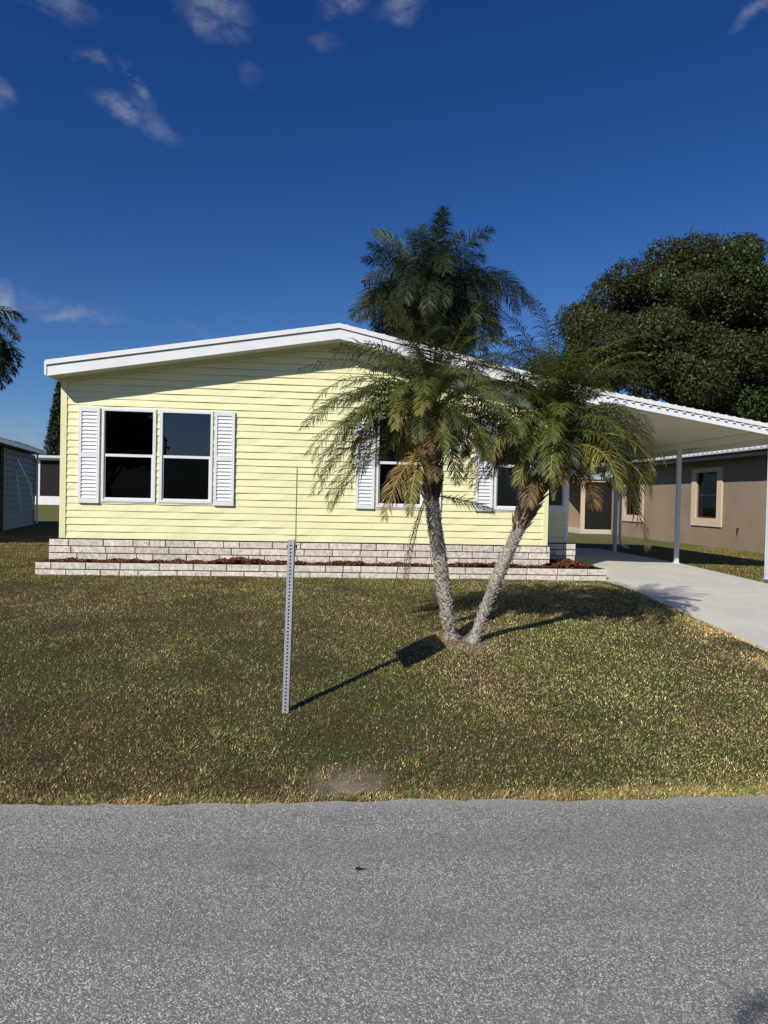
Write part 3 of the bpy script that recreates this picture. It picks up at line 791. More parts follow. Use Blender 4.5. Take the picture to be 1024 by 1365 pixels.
GREEN = (.095, .112, .024); DKG = (.042, .058, .016); OLV = (.185, .165, .038); YEL = (.33, .29, .075); BRN = (.24, .15, .06); DEAD = (.10, .065, .04)
def trunk_path(pts, n=40):
    out = []
    P = [Vector(p) for p in pts]
    P = [2 * P[0] - P[1]] + P + [2 * P[-1] - P[-2]]
    segs = len(P) - 3
    for k in range(n + 1):
        u = k / n * segs; i = min(segs - 1, int(u)); t = u - i
        a, b, c, d = P[i:i + 4]
        out.append(.5 * ((2 * b) + (c - a) * t + (2 * a - 5 * b + 4 * c - d) * t * t + (3 * b - a - 3 * c + d) * t ** 3))
    return out
def knobby_trunk(path, radf, parent, rnd, knob=.016, pitch=.022, around=9, mat='palm_bark'):
    mb = MB(); n = len(path)
    rad = [radf(i / (n - 1)) for i in range(n)]
    mb.tube(path, rad, 14, True, .05)
    L = sum((b - a).length for a, b in zip(path, path[1:])); rows = int(L / pitch)
    for r in range(rows):
        for k in range(around):
            s = (r + k / around * 1.0) / rows
            if s >= 1: continue
            i = min(n - 2, int(s * (n - 1))); P = path[i].lerp(path[i + 1], s * (n - 1) - i); t = (path[i + 1] - path[i]).normalized()
            a = t.orthogonal().normalized(); b = t.cross(a)
            a = Vector((1, 0, 0)) - t * t.x; a.normalize(); b = t.cross(a)
            th = 2 * PI * (k / around) + r * .38 + rnd.uniform(-.22, .22)
            o = a * math.cos(th) + b * math.sin(th); w = t.cross(o)
            R_ = radf(s); kn = knob * rnd.uniform(.35, 1.5); th += .12 * math.sin(r * .9); wd = R_ * PI / around * .8
            c0 = P + o * (R_ * .93)
            p1 = c0 - w * wd - t * pitch * .5; p2 = c0 + w * wd - t * pitch * .5; p3 = c0 + w * wd * .6 + t * pitch * .25; p4 = c0 - w * wd * .6 + t * pitch * .25
            tip = o * kn + t * kn * .55
            q1 = c0 + tip - w * wd * .45; q2 = c0 + tip + w * wd * .45; q3 = q2 + t * .004 + o * .002; q4 = q1 + t * .004 + o * .002
            v = len(mb.v); mb.v += [tuple(x) for x in (p1, p2, p3, p4, q1, q2, q3, q4)]; mb.c += [(1, 1, 1)] * 8
            for f in ((0, 1, 5, 4), (1, 2, 6, 5), (2, 3, 7, 6), (3, 0, 4, 7), (4, 5, 6, 7)): mb.f.append(tuple(v + i for i in f)); mb.m.append(0)
    return mb.build('trunk', M[mat], parent)

def date_palm(name, label, tp, radf, crown, seed, specs, nfr, Lr=(1.0, 1.3), group='pygmy date palms in the front lawn', emax=1.42, hang=1.0, base_from=.75):
    rnd = random.Random(seed)
    root = thing(name, tp[0], label, 'palm tree', group)
    path = trunk_path(tp)
    knobby_trunk(path, radf, root, rnd)
    C = Vector(crown)
    mb = MB()   # old cut leaf bases clothing the upper trunk
    for k in range(240):
        s_ = base_from + (1 - base_from) * rnd.random() ** .8; i = min(len(path) - 2, int(s_ * (len(path) - 1)))
        t = (path[i + 1] - path[i]).normalized(); a = rnd.uniform(0, 2 * PI)
        o = (Vector((math.cos(a), math.sin(a), 0)) - t * t.dot(Vector((math.cos(a), math.sin(a), 0)))).normalized()
        p = path[i] + o * radf(s_) * .85; l = rnd.uniform(.05, .15); d = (t * rnd.uniform(.7, 1.2) + o * rnd.uniform(.3, .8)).normalized()
        mb.col = rnd.choice([(.075, .05, .03), (.13, .085, .045), (.05, .04, .028), (.20, .14, .07)])
        mb.tube([p, p + d * l * .5, p + d * l + t * l * .2], [.017, .013, .004], 4, False)
    mb.build('leaf_bases', M['petiole'], root, colors=True)
    mb = MB()  # fibrous crown core with cut leaf bases
    core0 = path[-1]
    for k in range(70):
        a = rnd.uniform(0, 2 * PI); s = rnd.uniform(-.45, .25)
        p = C + Vector((math.cos(a) * .05, math.sin(a) * .05, s))
        mb.col = rnd.choice([(.20, .12, .05), (.12, .09, .04), (.28, .20, .10), (.10, .10, .03)])
        e = rnd.uniform(.7, 1.3); l = rnd.uniform(.10, .24)
        d = Vector((math.cos(a) * math.cos(e), math.sin(a) * math.cos(e), math.sin(e)))
        mb.tube([p, p + d * l * .6, p + d * l], [.016, .011, .003], 4, False)
    mb.col = (.10, .07, .035); mb.tube([core0 + (core0 - path[-3]) * 0, C + Vector((0, 0, -.15)), C + Vector((0, 0, .2)), C + Vector((0, 0, .38))], [.085, .075, .05, .012], 9)
    mb.build('crown_shaft', M['petiole'], root, colors=True)
    fr = []
    for i in range(nfr):
        u = (i + .5) / nfr
        az = i * 2.39996 + rnd.uniform(-.2, .2)
        e0 = emax - (emax + .10) * u ** .9 + rnd.uniform(-.12, .12)
        dr = .9 + hang * u + rnd.uniform(-.2, .25) + (1.42 - emax) * 1.2
        dr = min(dr, e0 + 1.45)
        col = GREEN if u < .65 else rnd.choice([GREEN, OLV, DKG])
        if u < .35: col = rnd.choice([GREEN, DKG])
        tip = None
        if u > .82: col = rnd.choice([OLV, YEL, BRN, GREEN, GREEN]); tip = rnd.choice([BRN, YEL, None, None])
        fr.append((az, e0, dr, rnd.uniform(*Lr) * (.85 + .2 * math.sin(PI * u)) * (1 - .32 * max(0, u - .6) / .4), col, tip, .30 - .3 * u))
    for sp in specs: fr.append(sp)
    for (az, e0, dr, ln, col, tip, zo) in fr:
        mb = MB()
        b = C + Vector((math.cos(az) * .04, math.sin(az) * .04, zo - .08))
        add_frond(mb, b, az, e0, dr, ln, 40 if col == DEAD else 78, .07 if col == DEAD else .185 * rnd.uniform(.85, 1.15), .0085, col, tip, .008, .30, .22, .75, .10, .32, rnd, rnd.uniform(-.3, .3))
        nm = 'dead_frond' if col in (DEAD,) else 'frond'
        mb.build(nm, [M['palm_leaf'], M['petiole']], root, colors=True)
    return root
D2 = PI / 180
p1 = date_palm('date_palm', 'shaggy date palm with thick peg-ringed trunk leaning slightly left, nearer the sign post',
    [(1.39, 6.79, .22), (1.31, 6.79, .62), (1.23, 6.79, 1.10), (1.15, 6.79, 1.60), (1.12, 6.79, 2.15)],
    lambda s: .056 + .014 * math.sin(PI * min(1, s * .95)) + .035 * max(0, 1 - s / .07),
    (1.12, 6.79, 2.50), 21,
    [(184 * D2, .5, 1.6, 1.41, DKG, None, .1), (178 * D2, .35, 1.7, 1.36, GREEN, None, 0), (192 * D2, .1, 1.5, 1.35, GREEN, OLV, -.1), (172 * D2, -.1, 1.3, 1.2, DKG, None, -.15), (198 * D2, .75, 1.9, 1.41, GREEN, OLV, .1), (10 * D2, .3, 1.7, 1.2, DKG, None, 0), (-10 * D2, 0, 1.4, 1.0, GREEN, OLV, -.1), (20 * D2, .8, 1.9, 1.2, DKG, None, .1),
     (182 * D2, .80, 1.35, 1.41, GREEN, None, .15), (170 * D2, .50, 1.5, 1.36, GREEN, OLV, .1), (195 * D2, .25, 1.35, 1.41, OLV, None, .02), (188 * D2, 0, 1.25, 1.41, OLV, YEL, -.08),
     (200 * D2, -.2, 1.05, 1.35, GREEN, YEL, -.1), (178 * D2, .15, 1.5, 1.36, DKG, None, 0), (215 * D2, .35, 1.6, 1.35, GREEN, None, 0), (160 * D2, .1, 1.4, 1.35, DKG, None, 0),
     (185 * D2, -.35, .85, 1.25, DKG, OLV, -.1), (205 * D2, .6, 1.7, 1.4, GREEN, None, .05), (176 * D2, -.15, 1.2, 1.3, GREEN, None, -.05),
     (262 * D2, -.35, 1.1, .7, BRN, OLV, -.1), (290 * D2, -.4, 1.1, .7, OLV, BRN, -.1), (240 * D2, -.6, .85, .95, OLV, YEL, -.15), (225 * D2, -.5, .9, 1.0, BRN, YEL, -.2),
     (205 * D2, 1.2, .65, 1.05, GREEN, None, .3), (185 * D2, 1.35, .5, 1.0, DKG, None, .3), (330 * D2, 1.3, .5, .95, GREEN, None, .3),
     (345 * D2, -.1, .3, .60, DKG, OLV, -.72), (192 * D2, -1.2, .37, 1.0, DEAD, DEAD, -.72), (200 * D2, -1.25, .3, .95, DEAD, BRN, -.75)] + [((150 + 17 * q % 130) * D2, .9 - .09 * (q % 11), 1.7, .95 + .02 * (q % 5), (DKG, GREEN, OLV)[q % 3], None, .1 - .03 * (q % 4)) for q in range(18)] +
    [((-60 + 23 * q % 110) * D2, .7 - .1 * (q % 8), 1.8, .95, (DKG, OLV, GREEN)[q % 3], None, .05) for q in range(8)], 52, (.9, 1.18), base_from=.78)
p2 = date_palm('date_palm', 'date palm leaning right toward the driveway with hanging brown-tipped fronds',
    [(1.56, 6.68, .22), (1.66, 6.68, .55), (1.80, 6.68, .92), (1.98, 6.68, 1.35), (2.14, 6.68, 1.74), (2.26, 6.68, 2.0)],
    lambda s: .042 + .024 * min(1, s * 1.4) + .005 * math.sin(s * 19) + .035 * max(0, 1 - s / .07),
    (2.34, 6.68, 2.26), 35,
    [(0, .7, 2.4, 1.26, GREEN, OLV, .0), (-12 * D2, .6, 2.4, 1.26, OLV, None, -.05), (8 * D2, .5, 2.2, 1.26, DKG, None, -.05), (-5 * D2, .95, 2.6, 1.3, OLV, None, 0), (18 * D2, .4, 2.0, 1.23, OLV, YEL, 0), (185 * D2, .7, 2.2, 1.09, DKG, None, .1), (175 * D2, .5, 2.0, 1.04, DKG, OLV, 0),
     (0, .9, 2.2, 1.17, GREEN, None, .1), (-15 * D2, .7, 2.1, 1.22, OLV, None, .05), (10 * D2, .45, 1.9, 1.13, GREEN, OLV, 0), (-35 * D2, .6, 2.1, 1.13, OLV, YEL, 0), (25 * D2, .7, 2.1, 1.13, DKG, None, .05),
     (4 * D2, .25, 1.75, 1.04, DKG, None, .1), (-22 * D2, .3, 1.8, 1.09, GREEN, OLV, .1), (-8 * D2, .05, 1.6, 1.1, OLV, YEL, 0), (15 * D2, .9, 2.3, 1.18, DKG, None, .1), (-40 * D2, 1.0, 2.4, 1.17, GREEN, None, .1),
     (-70 * D2, .4, 1.9, 1.05, OLV, YEL, -.05), (-110 * D2, .5, 1.9, 1.05, GREEN, YEL, -.05), (180 * D2, .5, 1.9, 1.1, YEL, BRN, .05), (200 * D2, .3, 1.7, 1.1, BRN, OLV, 0), (170 * D2, .8, 1.9, 1.1, GREEN, OLV, .1),
     (190 * D2, .1, 1.5, 1.0, BRN, YEL, 0), (212 * D2, .6, 2.0, 1.05, OLV, BRN, .05), (160 * D2, .3, 1.7, 1.05, DKG, None, .05),
     (222 * D2, -.3, 1.1, 0.7, BRN, DEAD, -.1), (-60 * D2, -.3, 1.1, 0.7, BRN, DEAD, -.1), (-8 * D2, -.2, 1.35, 1.35, BRN, OLV, -.1), (250 * D2, -.2, 1.2, 0.65, DEAD, BRN, -.1), (5 * D2, .1, 1.6, 1.15, OLV, BRN, -.05), (-25 * D2, .3, 1.8, 1.1, OLV, YEL, -.05),
     (100 * D2, 1.2, .9, 0.9, DKG, None, .2), (-30 * D2, 1.1, 1.0, 0.9, GREEN, None, .2), (200 * D2, 1.1, 1.0, 0.95, GREEN, None, .2)] +
    [((q * 47) * D2, 1.5 - .045 * (q % 5), 1.15 + .16 * (q % 4), 1.28 + .05 * (q % 3), (DKG, GREEN)[q % 2], None, .28) for q in range(14)] +
    [((150 + 31 * q) * D2, 1.25, 1.5, 1.15, (GREEN, OLV)[q % 2], None, .22) for q in range(8)], 52, (.8, 1.02), emax=1.25, hang=1.25, base_from=.62)

def queen_palm(base, h, crown_r, label, seed, nfr=26, trunk_r=.16, lean=(0, 0), extra=(), lf=.26, col=None, nleaf=70, group=None, emin=-.3, name='queen_palm', lw=.035):
    rnd = random.Random(seed); root = thing(name, base, label, 'palm tree', group)
    B = Vector(base); top = B + Vector((lean[0], lean[1], h))
    path = trunk_path([B, B.lerp(top, .4) + Vector((lean[0] * -.1, 0, 0)), top])
    mb = MB(); mb.tube(path, [trunk_r * (1.25 - .4 * i / 40) for i in range(41)], 10, True, .03); mb.build('trunk', M['bark'], root, smooth=True)
    mb = MB()
    fr = [(i * 2.39996 + rnd.uniform(-.25, .25), 1.45 - (1.45 - emin) * ((i + .5) / nfr) ** .85 + rnd.uniform(-.1, .1)) for i in range(nfr)]
    for i, (az, e0) in enumerate(fr):
        u = i / nfr
        c = rnd.choice(col or [(.028, .042, .018), (.038, .055, .020), (.055, .066, .024), (.022, .033, .016)])
        add_frond(mb, top, az, e0, min(e0 + 1.5, .6 + 2.0 * min(1, u * 2.2) + rnd.uniform(-.2, .3)), crown_r * rnd.uniform(1.05, 1.35), nleaf, crown_r * lf, lw, c, None, .03, .75, .1, .75, .14, .35, rnd, rnd.uniform(-.4, .4))
    for (az, e0, dr, ln, c) in extra:
        add_frond(mb, top, az, e0, dr, ln, nleaf, crown_r * lf, lw, c, None, .03, .7, .1, .7, .14, .35, rnd)
    mb.build('crown', [M['leaf'], M['petiole']], root, colors=True)
    return root
queen_palm((4.75, 30, gz(30)), 10.2, 2.85, 'tall dark feathery palm rising above the ridge of the yellow house', 3, 62,
    extra=[(0, .8, 2.0, 5.2, (.035, .055, .03)), (-.1, .7, 1.95, 5.3, (.035, .055, .03)), (.1, .75, 2.1, 5.0, (.04, .06, .03)), (170 * D2, 1.25, 1.0, 3.9, (.16, .2, .04)), (1.9, 1.45, .3, 3.4, (.04, .06, .025)), (-1.0, 1.5, .3, 3.5, (.04, .06, .025)),
           (200 * D2, .1, 1.3, 3.9, (.05, .065, .02)), (185 * D2, .3, 1.5, 4.0, (.05, .065, .02)), (230 * D2, -.1, 1.2, 3.6, (.09, .10, .035)), (-.5, -.1, 1.2, 3.8, (.03, .05, .02)), (-.2, .1, 1.5, 3.9, (.03, .05, .02))], nleaf=150, lf=.30, emin=-1.05, lw=.03)
queen_palm((-11.15, 22.5, gz(22)), 6.2, 1.7, 'palm at the left picture edge, only drooping frond ends in view', 14, 40, .14, extra=[(0, .7, 2.0, 2.3, (.04, .055, .022))] + [(-.5 + .1 * q, .1 - .13 * (q % 5), 1.1, 2.3, (.035, .05, .022)) for q in range(10)], nleaf=90, emin=-.9)

# ------------------------------------------------------------------ broadleaf trees (numpy leaf clouds)
def leaf_cloud(name, centers, radii, nper, size, cols, parent, mat_, squash=.8, seed=1, shell=.7):
    rg = np.random.default_rng(seed); Ps = []; Ns = []
    for c, r, k in zip(centers, radii, nper):
        d = rg.normal(size=(k, 3)); d /= np.linalg.norm(d, axis=1)[:, None]
        rad = r * (shell + (1 - shell) * rg.uniform(0, 1, k) ** .6) * (1 + .22 * rg.normal(size=k) * .5)
        # lumpy
        lob = 1 + .16 * np.sin(d[:, 0] * 7 + c[0]) * np.sin(d[:, 1] * 6 + c[1]) * np.sin(d[:, 2] * 6)
        p = d * (rad * lob)[:, None]; p[:, 2] *= squash
        Ps.append(p + np.array(c)); Ns.append(d)
    P = np.concatenate(Ps); D = np.concatenate(Ns); n = len(P)
    nr = D * .5 + rg.normal(size=(n, 3)) * .6 + np.array([0, 0, .35]); nr /= np.linalg.norm(nr, axis=1)[:, None]
    t = np.cross(nr, rg.normal(size=(n, 3))); t /= np.linalg.norm(t, axis=1)[:, None]; b = np.cross(nr, t)
    L = size * rg.uniform(.5, 1.3, n)[:, None]; Wd = L * rg.uniform(.35, .55, (n, 1))
    V = np.stack([P - t * L, P + b * Wd + nr * L * .1, P + t * L, P - b * Wd + nr * L * .1], 1).reshape(-1, 3)
    me = bpy.data.meshes.new(name)
    me.vertices.add(n * 4); me.vertices.foreach_set('co', V.astype(np.float32).ravel())
    me.loops.add(n * 4); me.loops.foreach_set('vertex_index', np.arange(n * 4, dtype=np.int32))
    me.polygons.add(n); me.polygons.foreach_set('loop_start', (np.arange(n) * 4).astype(np.int32)); me.polygons.foreach_set('loop_total', np.full(n, 4, np.int32))
    me.materials.append(mat_); cols = np.array(cols)
    ci = cols[rg.integers(0, len(cols), n)] * rg.uniform(.6, 1.5, (n, 1)) * np.repeat(rg.uniform(.75, 1.25, (len(centers), 1)) * rg.uniform(.92, 1.08, (len(centers), 3)), nper, axis=0)
    C = np.ones((n, 4, 4), np.float32); C[:, :, :3] = ci[:, None, :]
    ca = me.color_attributes.new('tint', 'FLOAT_COLOR', 'POINT'); ca.data.foreach_set('color', C.ravel()); me.update(); me.validate()
    o = bpy.data.objects.new(name, me); COL.objects.link(o)
    o.parent = parent; o.location = -Vector(parent.location); return o
def oak(base, lobes, label, seed, nlob=70, leaf=.13, dens=1000, cols=((.050, .066, .018), (.065, .078, .022), (.082, .090, .028), (.036, .048, .014)), name='oak_tree', trunk_r=.45, cat='tree', r_sub=(1.0, 2.0)):
    rnd = random.Random(seed); root = thing(name, base, label, cat); B = Vector(base)
    cs = []; rs_ = []; ks = []
    for (cx_, cy, cz, rx, ry, rz, m_) in lobes:
        for k in range(m_):
            d = Vector((rnd.gauss(0, 1), rnd.gauss(0, 1), rnd.gauss(0, 1))).normalized() * (rnd.uniform(.25, 1) ** .45)
            r = rnd.uniform(*r_sub); cs.append((cx_ + d.x * rx, cy + d.y * ry, cz + d.z * rz)); rs_.append(r); ks.append(int(dens * r * r * rnd.uniform(.7, 1.1)))
    leaf_cloud('crown', cs, rs_, ks, leaf, cols, root, M['leaf'], seed=seed)
    mb = MB(); c0 = Vector(lobes[0][:3]); fork = B.lerp(Vector((c0.x, c0.y, B.z)), .3); fork.z = B.z + (c0.z - B.z) * .35
    mb.tube(trunk_path([B - Vector((0, 0, .2)), B.lerp(fork, .5), fork], 8), [trunk_r * (1.3 - .05 * i) for i in range(9)], 10, True, .06)
    for k in range(0, len(cs), 3):
        e = Vector(cs[k]); m1 = fork.lerp(e, .5) + Vector((rnd.uniform(-.5, .5), rnd.uniform(-.5, .5), rnd.uniform(-.1, .8)))
        mb.tube(trunk_path([fork, m1, e], 8), [trunk_r * .42 * (1 - .11 * i) for i in range(9)], 6, False, .05)
    mb.build('trunk', M['bark'], root)
    return root
oak((23.5, 37, gz(37)), [(21.3, 37, 13.5, 3.3, 3.5, 2.5, 38), (17.9, 36, 11.8, 2.6, 3.5, 2.8, 32), (26.0, 37, 12.4, 4.0, 4.0, 3.6, 38), (20.8, 35, 8.6, 4.8, 3, 2.1, 40), (15.2, 36.5, 10.1, 1.5, 2, 2.0, 18), (12.9, 36.5, 7.6, 1.8, 2, 1.1, 14)],
    'large dark green oak with a broad rounded crown behind the carport', 4, r_sub=(.5, 1.45), leaf=.09, dens=1750)
oak((31, 45, gz(45)), [(31, 46, 10, 5, 5, 4, 24), (24, 47, 6.5, 6, 3, 2.5, 18)], 'shaded tree standing deeper behind the big oak at the right edge', 6, dens=700, leaf=.15)
# narrow conifer behind left house corner
root = thing('conifer_tree', (-21.3, 62, gz(62)), 'narrow dark conifer showing beside the left corner of the yellow house', 'tree')
mb = MB(); mb.tube([(-21.3, 62, .3), (-21.3, 62, 13.0)], [.2, .03], 8); mb.build('trunk', M['bark'], root)
cs = []; rs_ = []; ks = []
for k in range(60):
    t = k / 60; r = 2.3 * (1 - t) ** .8 + .25; z_ = 1.2 + 11.2 * t
    for j in range(4):
        a = k * 2.4 + j * PI / 2; cs.append((-21.3 + math.cos(a) * r * .6, 62 + math.sin(a) * r * .6, z_)); rs_.append(.28 + r * .22); ks.append(130)
leaf_cloud('crown', cs, rs_, ks, .15, [(.02, .03, .014), (.028, .04, .018), (.015, .022, .01)], root, M['leaf'], seed=5)

# ------------------------------------------------------------------ brown neighbour house (right)
nb = thing('stucco_house', (12.57, 15, gz(20)), 'brown stucco neighbour house with cream window surrounds right of the driveway', 'house')
NX = 12.57
nxf = lambda u, d, z: (NX - d, u, z)
def wall_holes(mb, u0, u1, z0, z1, holes, d0=-.15, d1=0):
    us = sorted({u0, u1} | {h[0] for h in holes} | {h[1] for h in holes})
    for a, b in zip(us, us[1:]):
        hs_ = [h for h in holes if h[0] <= a + 1e-4 and h[1] >= b - 1e-4]
        if not hs_: mb.box(a, b, d0, d1, z0, z1)
        else:
            h = hs_[0]; mb.box(a, b, d0, d1, z0, h[2]); mb.box(a, b, d0, d1, h[3], z1)
NW = [(20.70, 21.92, 1.28, 2.76), (25.9, 27.2, 1.25, 2.74), (16.2, 17.3, 1.28, 2.76)]
mb = MB(nxf); wall_holes(mb, 13.5, 28.4, .2, 3.16, NW)
mb.build('stucco_wall', M['stucco'], nb)
mb = MB(); mb.box(NX, 24, 13.35, 13.5, .2, 3.16); mb.box(NX, 24, 28.4, 28.55, .2, 3.16); mb.box(23.85, 24, 13.5, 28.4, .2, 3.16)
mb.build('stucco_wall', M['stucco'], nb)
for (a, b, c, d) in NW:
    mb = MB(nxf); t = .26
    for q in ((a - t, a, c - t, d + .14), (b, b + t, c - t, d + .14), (a, b, c - t, c), (a, b, d, d + .14)): mb.box(q[0], q[1], .0, .05, q[2], q[3])
    o = mb.build('window_surround', M['cream_trim'], nb)
    zm = (c + d) / 2
    mb = MB(nxf)
    for q in ((a, a + .05, c, d), (b - .05, b, c, d), (a + .05, b - .05, c, c + .05), (a + .05, b - .05, d - .05, d), (a + .05, b - .05, zm - .02, zm + .02)): mb.box(q[0], q[1], -.10, -.05, q[2], q[3])
    w_ = mb.build('window', M['dark_metal'], nb)
    mb = MB(nxf); mb.box(a + .05, b - .05, -.08, -.075, c + .05, d - .05); mb.build('pane', M['glass_light'], w_)
    mb = MB(nxf); mb.box(a + .05, b - .05, -.14, -.13, zm - .02, d - .22); mb.build('window_shade', M['green_blind'], w_)
# eaves, fascia, tile roof
mb = MB(); ex = 11.98
mb.box(ex + .02, NX + .1, 12.9, 29.0, 3.16, 3.18); so = mb.build('soffit', M['dark_metal'], nb)
mb = MB(); mb.box(ex, ex + .02, 12.9, 29.0, 3.08, 3.24); mb.box(ex, 24.6, 12.88, 12.9, 3.08, 3.24); mb.build('fascia', M['dark_metal'], nb)
mb = MB(); yy = 12.85
while yy < 29.0:
    mb.tube([(ex - .07, yy + .12, 3.27), (ex + .35, yy + .12, 3.37)], .05, 8); yy += .26
mb.prism([(ex - .06, 3.24), (18.2, 5.1), (24.6, 3.24)], 12.88, 29.0)
mb.build('roof', M['shell_tile'], nb)
mb = MB(nxf); mb.tube([(19.55, .02, 1.02), (19.55, .07, 1.02), (19.55, .08, .95), (19.55, .08, .88)], .02, 6); mb.build('garden_tap', M['black'], nb)
# screened room at the far end
se = lambda u, d, z: (u, 28.9 - d, z)
mb = MB(se)
for q in ((11.33, 11.50, .47, 2.7), (12.96, 13.02, .47, 2.7), (11.50, 12.96, .47, .56), (11.50, 12.96, 2.6, 2.7)): mb.box(q[0], q[1], 0, .08, q[2], q[3])
mb.box(11.33, 11.48, -3.2, -.001, .47, .6); mb.box(11.33, 11.48, -3.2, -.001, 2.58, 2.7)
fr_ = mb.build('screen_frame', M['cream_trim'], nb)
mb = MB(se); mb.box(11.5, 12.96, .03, .036, .56, 2.6); mb.build('screen_panel', M['screen'], fr_)
mb = MB(); mb.box(11.2, 13.6, 28.75, 32.2, 2.705, 2.8); mb.box(11.3, 13.4, 28.8, 32.1, .3, .465); mb.build('screen_room_slab', M['shell_tile'], nb)
mb = MB(); mb.box(11.4, 13.4, 32.1, 32.2, .3, 2.7); mb.build('stucco_wall', M['stucco'], nb)

# ------------------------------------------------------------------ grey neighbour building (left)
sh = thing('grey_house', (-10.05, 23.6, gz(24)), 'grey lap-sided building in shade at the left picture edge', 'house')
A = Vector((-10.06, 23.55)); B2 = Vector((-10.92, 28.3)); ud = (B2 - A).normalized(); nd = Vector((ud.y, -ud.x)) * 1
if nd.x < 0: nd = -nd
Ls = (B2 - A).length
sxf = lambda u, d, z: (A.x + ud.x * u + nd.x * d, A.y + ud.y * u + nd.y * d, z)
mb = MB(sxf); lap_wall(mb, 0, Ls, .3, 3.05, seams=False, H=.2, lip=.045)
mb.box(0, Ls, -.06, -.02, .3, 3.05); mb.build('siding_wall', M['grey_siding'], sh)
mb = MB(sxf); mb.box(-8.3, -.9, -1.2, -1.1, .3, 3.05); mb.box(-8.3, -8.2, -5.4, -1.2, .3, 3.05); mb.box(-1.0, -.9, -5.4, -1.2, .3, 3.05); mb.build('siding_wall', M['grey_siding'], sh)
mb = MB(sxf); mb.box(-.02, .10, .001, .03, .3, 3.05); mb.box(Ls - .1, Ls + .02, .001, .03, .3, 3.05); mb.build('corner_trim', M['grey_siding'], sh)
mb = MB(sxf); mb.box(.0, .12, -3.4, -3.3, .3, 3.05); mb.box(1.6, 1.7, -3.4, -.061, .3, 3.05); mb.box(Ls - .1, Ls, -3.4, -.061, .3, 3.05); mb.box(1.7, Ls - .1, -3.4, -3.3, .3, 3.05); mb.build('siding_wall', M['grey_siding'], sh)
mb = MB(sxf); mb.prism([(-8.5, 3.10), (Ls + .25, 3.10), (Ls + .25, 3.26), (-8.5, 3.26)], -5.6, .35); mb.build('roof', M['grey_siding'], sh)
mb = MB(sxf); mb.box(-8.52, Ls + .27, .351, .37, 3.09, 3.22)
k = -8.5
while k < Ls + .2: mb.box(k, k + .12, .2, .365, 3.221, 3.28); k += .25
mb.build('fascia', M['post'], sh)
mb = MB(sxf); mb.tube([(1.45, .1, 2.75), (1.9, .42, 1.9), (2.2, .5, 1.0)], .03, 6); mb.build('awning_arm', M['post'], sh)
mb = MB(sxf); mb.tube([(1.5, .06, 2.3), (1.75, .12, 1.5), (1.95, .14, .95)], .02, 6); mb.build('awning_arm', M['post'], sh)
mb = MB(sxf); mb.box(Ls + .05, Ls + .11, .06, .12, .4, 3.1); mb.build('downspout', M['white'], sh)

# ------------------------------------------------------------------ far white house
fh = thing('white_house', (-19, 55, gz(55)), 'distant white house with a dark screened porch, seen through the gap at left', 'house')
mb = MB(); mb.box(-24, -12, 55.0, 55.1, .5, 1.32); mb.box(-24, -12, 55.0, 55.1, 4.05, 4.2)
for xx in (-24, -22.6, -20.95, -19.25, -17.6, -15.9, -14.2): mb.box(xx, xx + .14, 54.99, 55.11, 1.32, 4.05)
mb.box(-24, -12, 60, 60.2, .5, 4.2); mb.box(-24.1, -24, 55, 60, .5, 4.2); mb.box(-12, -11.9, 55, 60, .5, 4.2); mb.build('porch_wall', M['white'], fh)
mb = MB(); mb.box(-23.9, -12, 55.04, 55.06, 1.32, 4.05); mb.build('porch_screen', M['screen'], fh)
mb = MB(); mb.prism([(-24.6, 4.2), (-11.6, 4.2), (-11.6, 4.45), (-24.6, 4.35)], 54.5, 60.5); mb.build('roof', M['post'], fh)

mb = MB(); c_ = Vector((.22, 3.02, .021)); mb.col = (.02, .016, .012)
for sg in (-1, 1):
    pts = [c_ + Vector((-.02, 0, 0)), c_ + Vector((-.007, sg * .010, .006)), c_ + Vector((.008, sg * .008, .007)), c_ + Vector((.024, 0, .002))]
    mb.face(pts)
mb.tube([c_ + Vector((.024, 0, .002)), c_ + Vector((.036, .004, .004))], .0015, 4)
tag(mb.build('fallen_leaf', M['petiole'], colors=True), 'small dark dry leaf lying alone on the road', 'leaf')

# ------------------------------------------------------------------ oak across the street (mirrored in the windows), added shade tree
oak((-14.6, -27, 0), [(-14.6, -27, 5.6, 2.4, 2.4, 1.9, 12)], 'round oak across the road, mirrored in the upper left window pane', 12, dens=350, leaf=.22, trunk_r=.3)

oak((-1.78, -4.2, 0), [(-1.65, -3.83, 4.5, .95, .95, .9, 20)], 'added unseen tree behind the viewer, put there to shade the bottom right corner of the road', 21, dens=2200, leaf=.07, trunk_r=.09, r_sub=(.4, .7))  # unseen tree, added only to cast the corner shadow on the road

# ------------------------------------------------------------------ light
SAZ, SEL = 38.0, 35.0     # direction the light travels towards (from +Y to +X)
sd = Vector((math.sin(R(SAZ)) * math.cos(R(SEL)), math.cos(R(SAZ)) * math.cos(R(SEL)), -math.sin(R(SEL))))
sun = bpy.data.lights.new('sun', 'SUN'); sun.energy = 4.9; sun.angle = R(.53); sun.color = (1, .945, .86)
so_ = bpy.data.objects.new('sun', sun); COL.objects.link(so_); so_.rotation_euler = sd.to_track_quat('-Z', 'Y').to_euler()
w = bpy.data.worlds.new('World'); S.world = w; w.use_nodes = True; nt = w.node_tree; nt.nodes.clear(); n = N(nt)
out = n('ShaderNodeOutputWorld')
sky = n('ShaderNodeTexSky', sky_type='NISHITA'); sky.sun_disc = False; sky.sun_elevation = R(SEL)
tosun = -sd; sky.sun_rotation = math.atan2(tosun.x, tosun.y)
sky.altitude = 0; sky.air_density = 1.0; sky.dust_density = .25; sky.ozone_density = 4.0
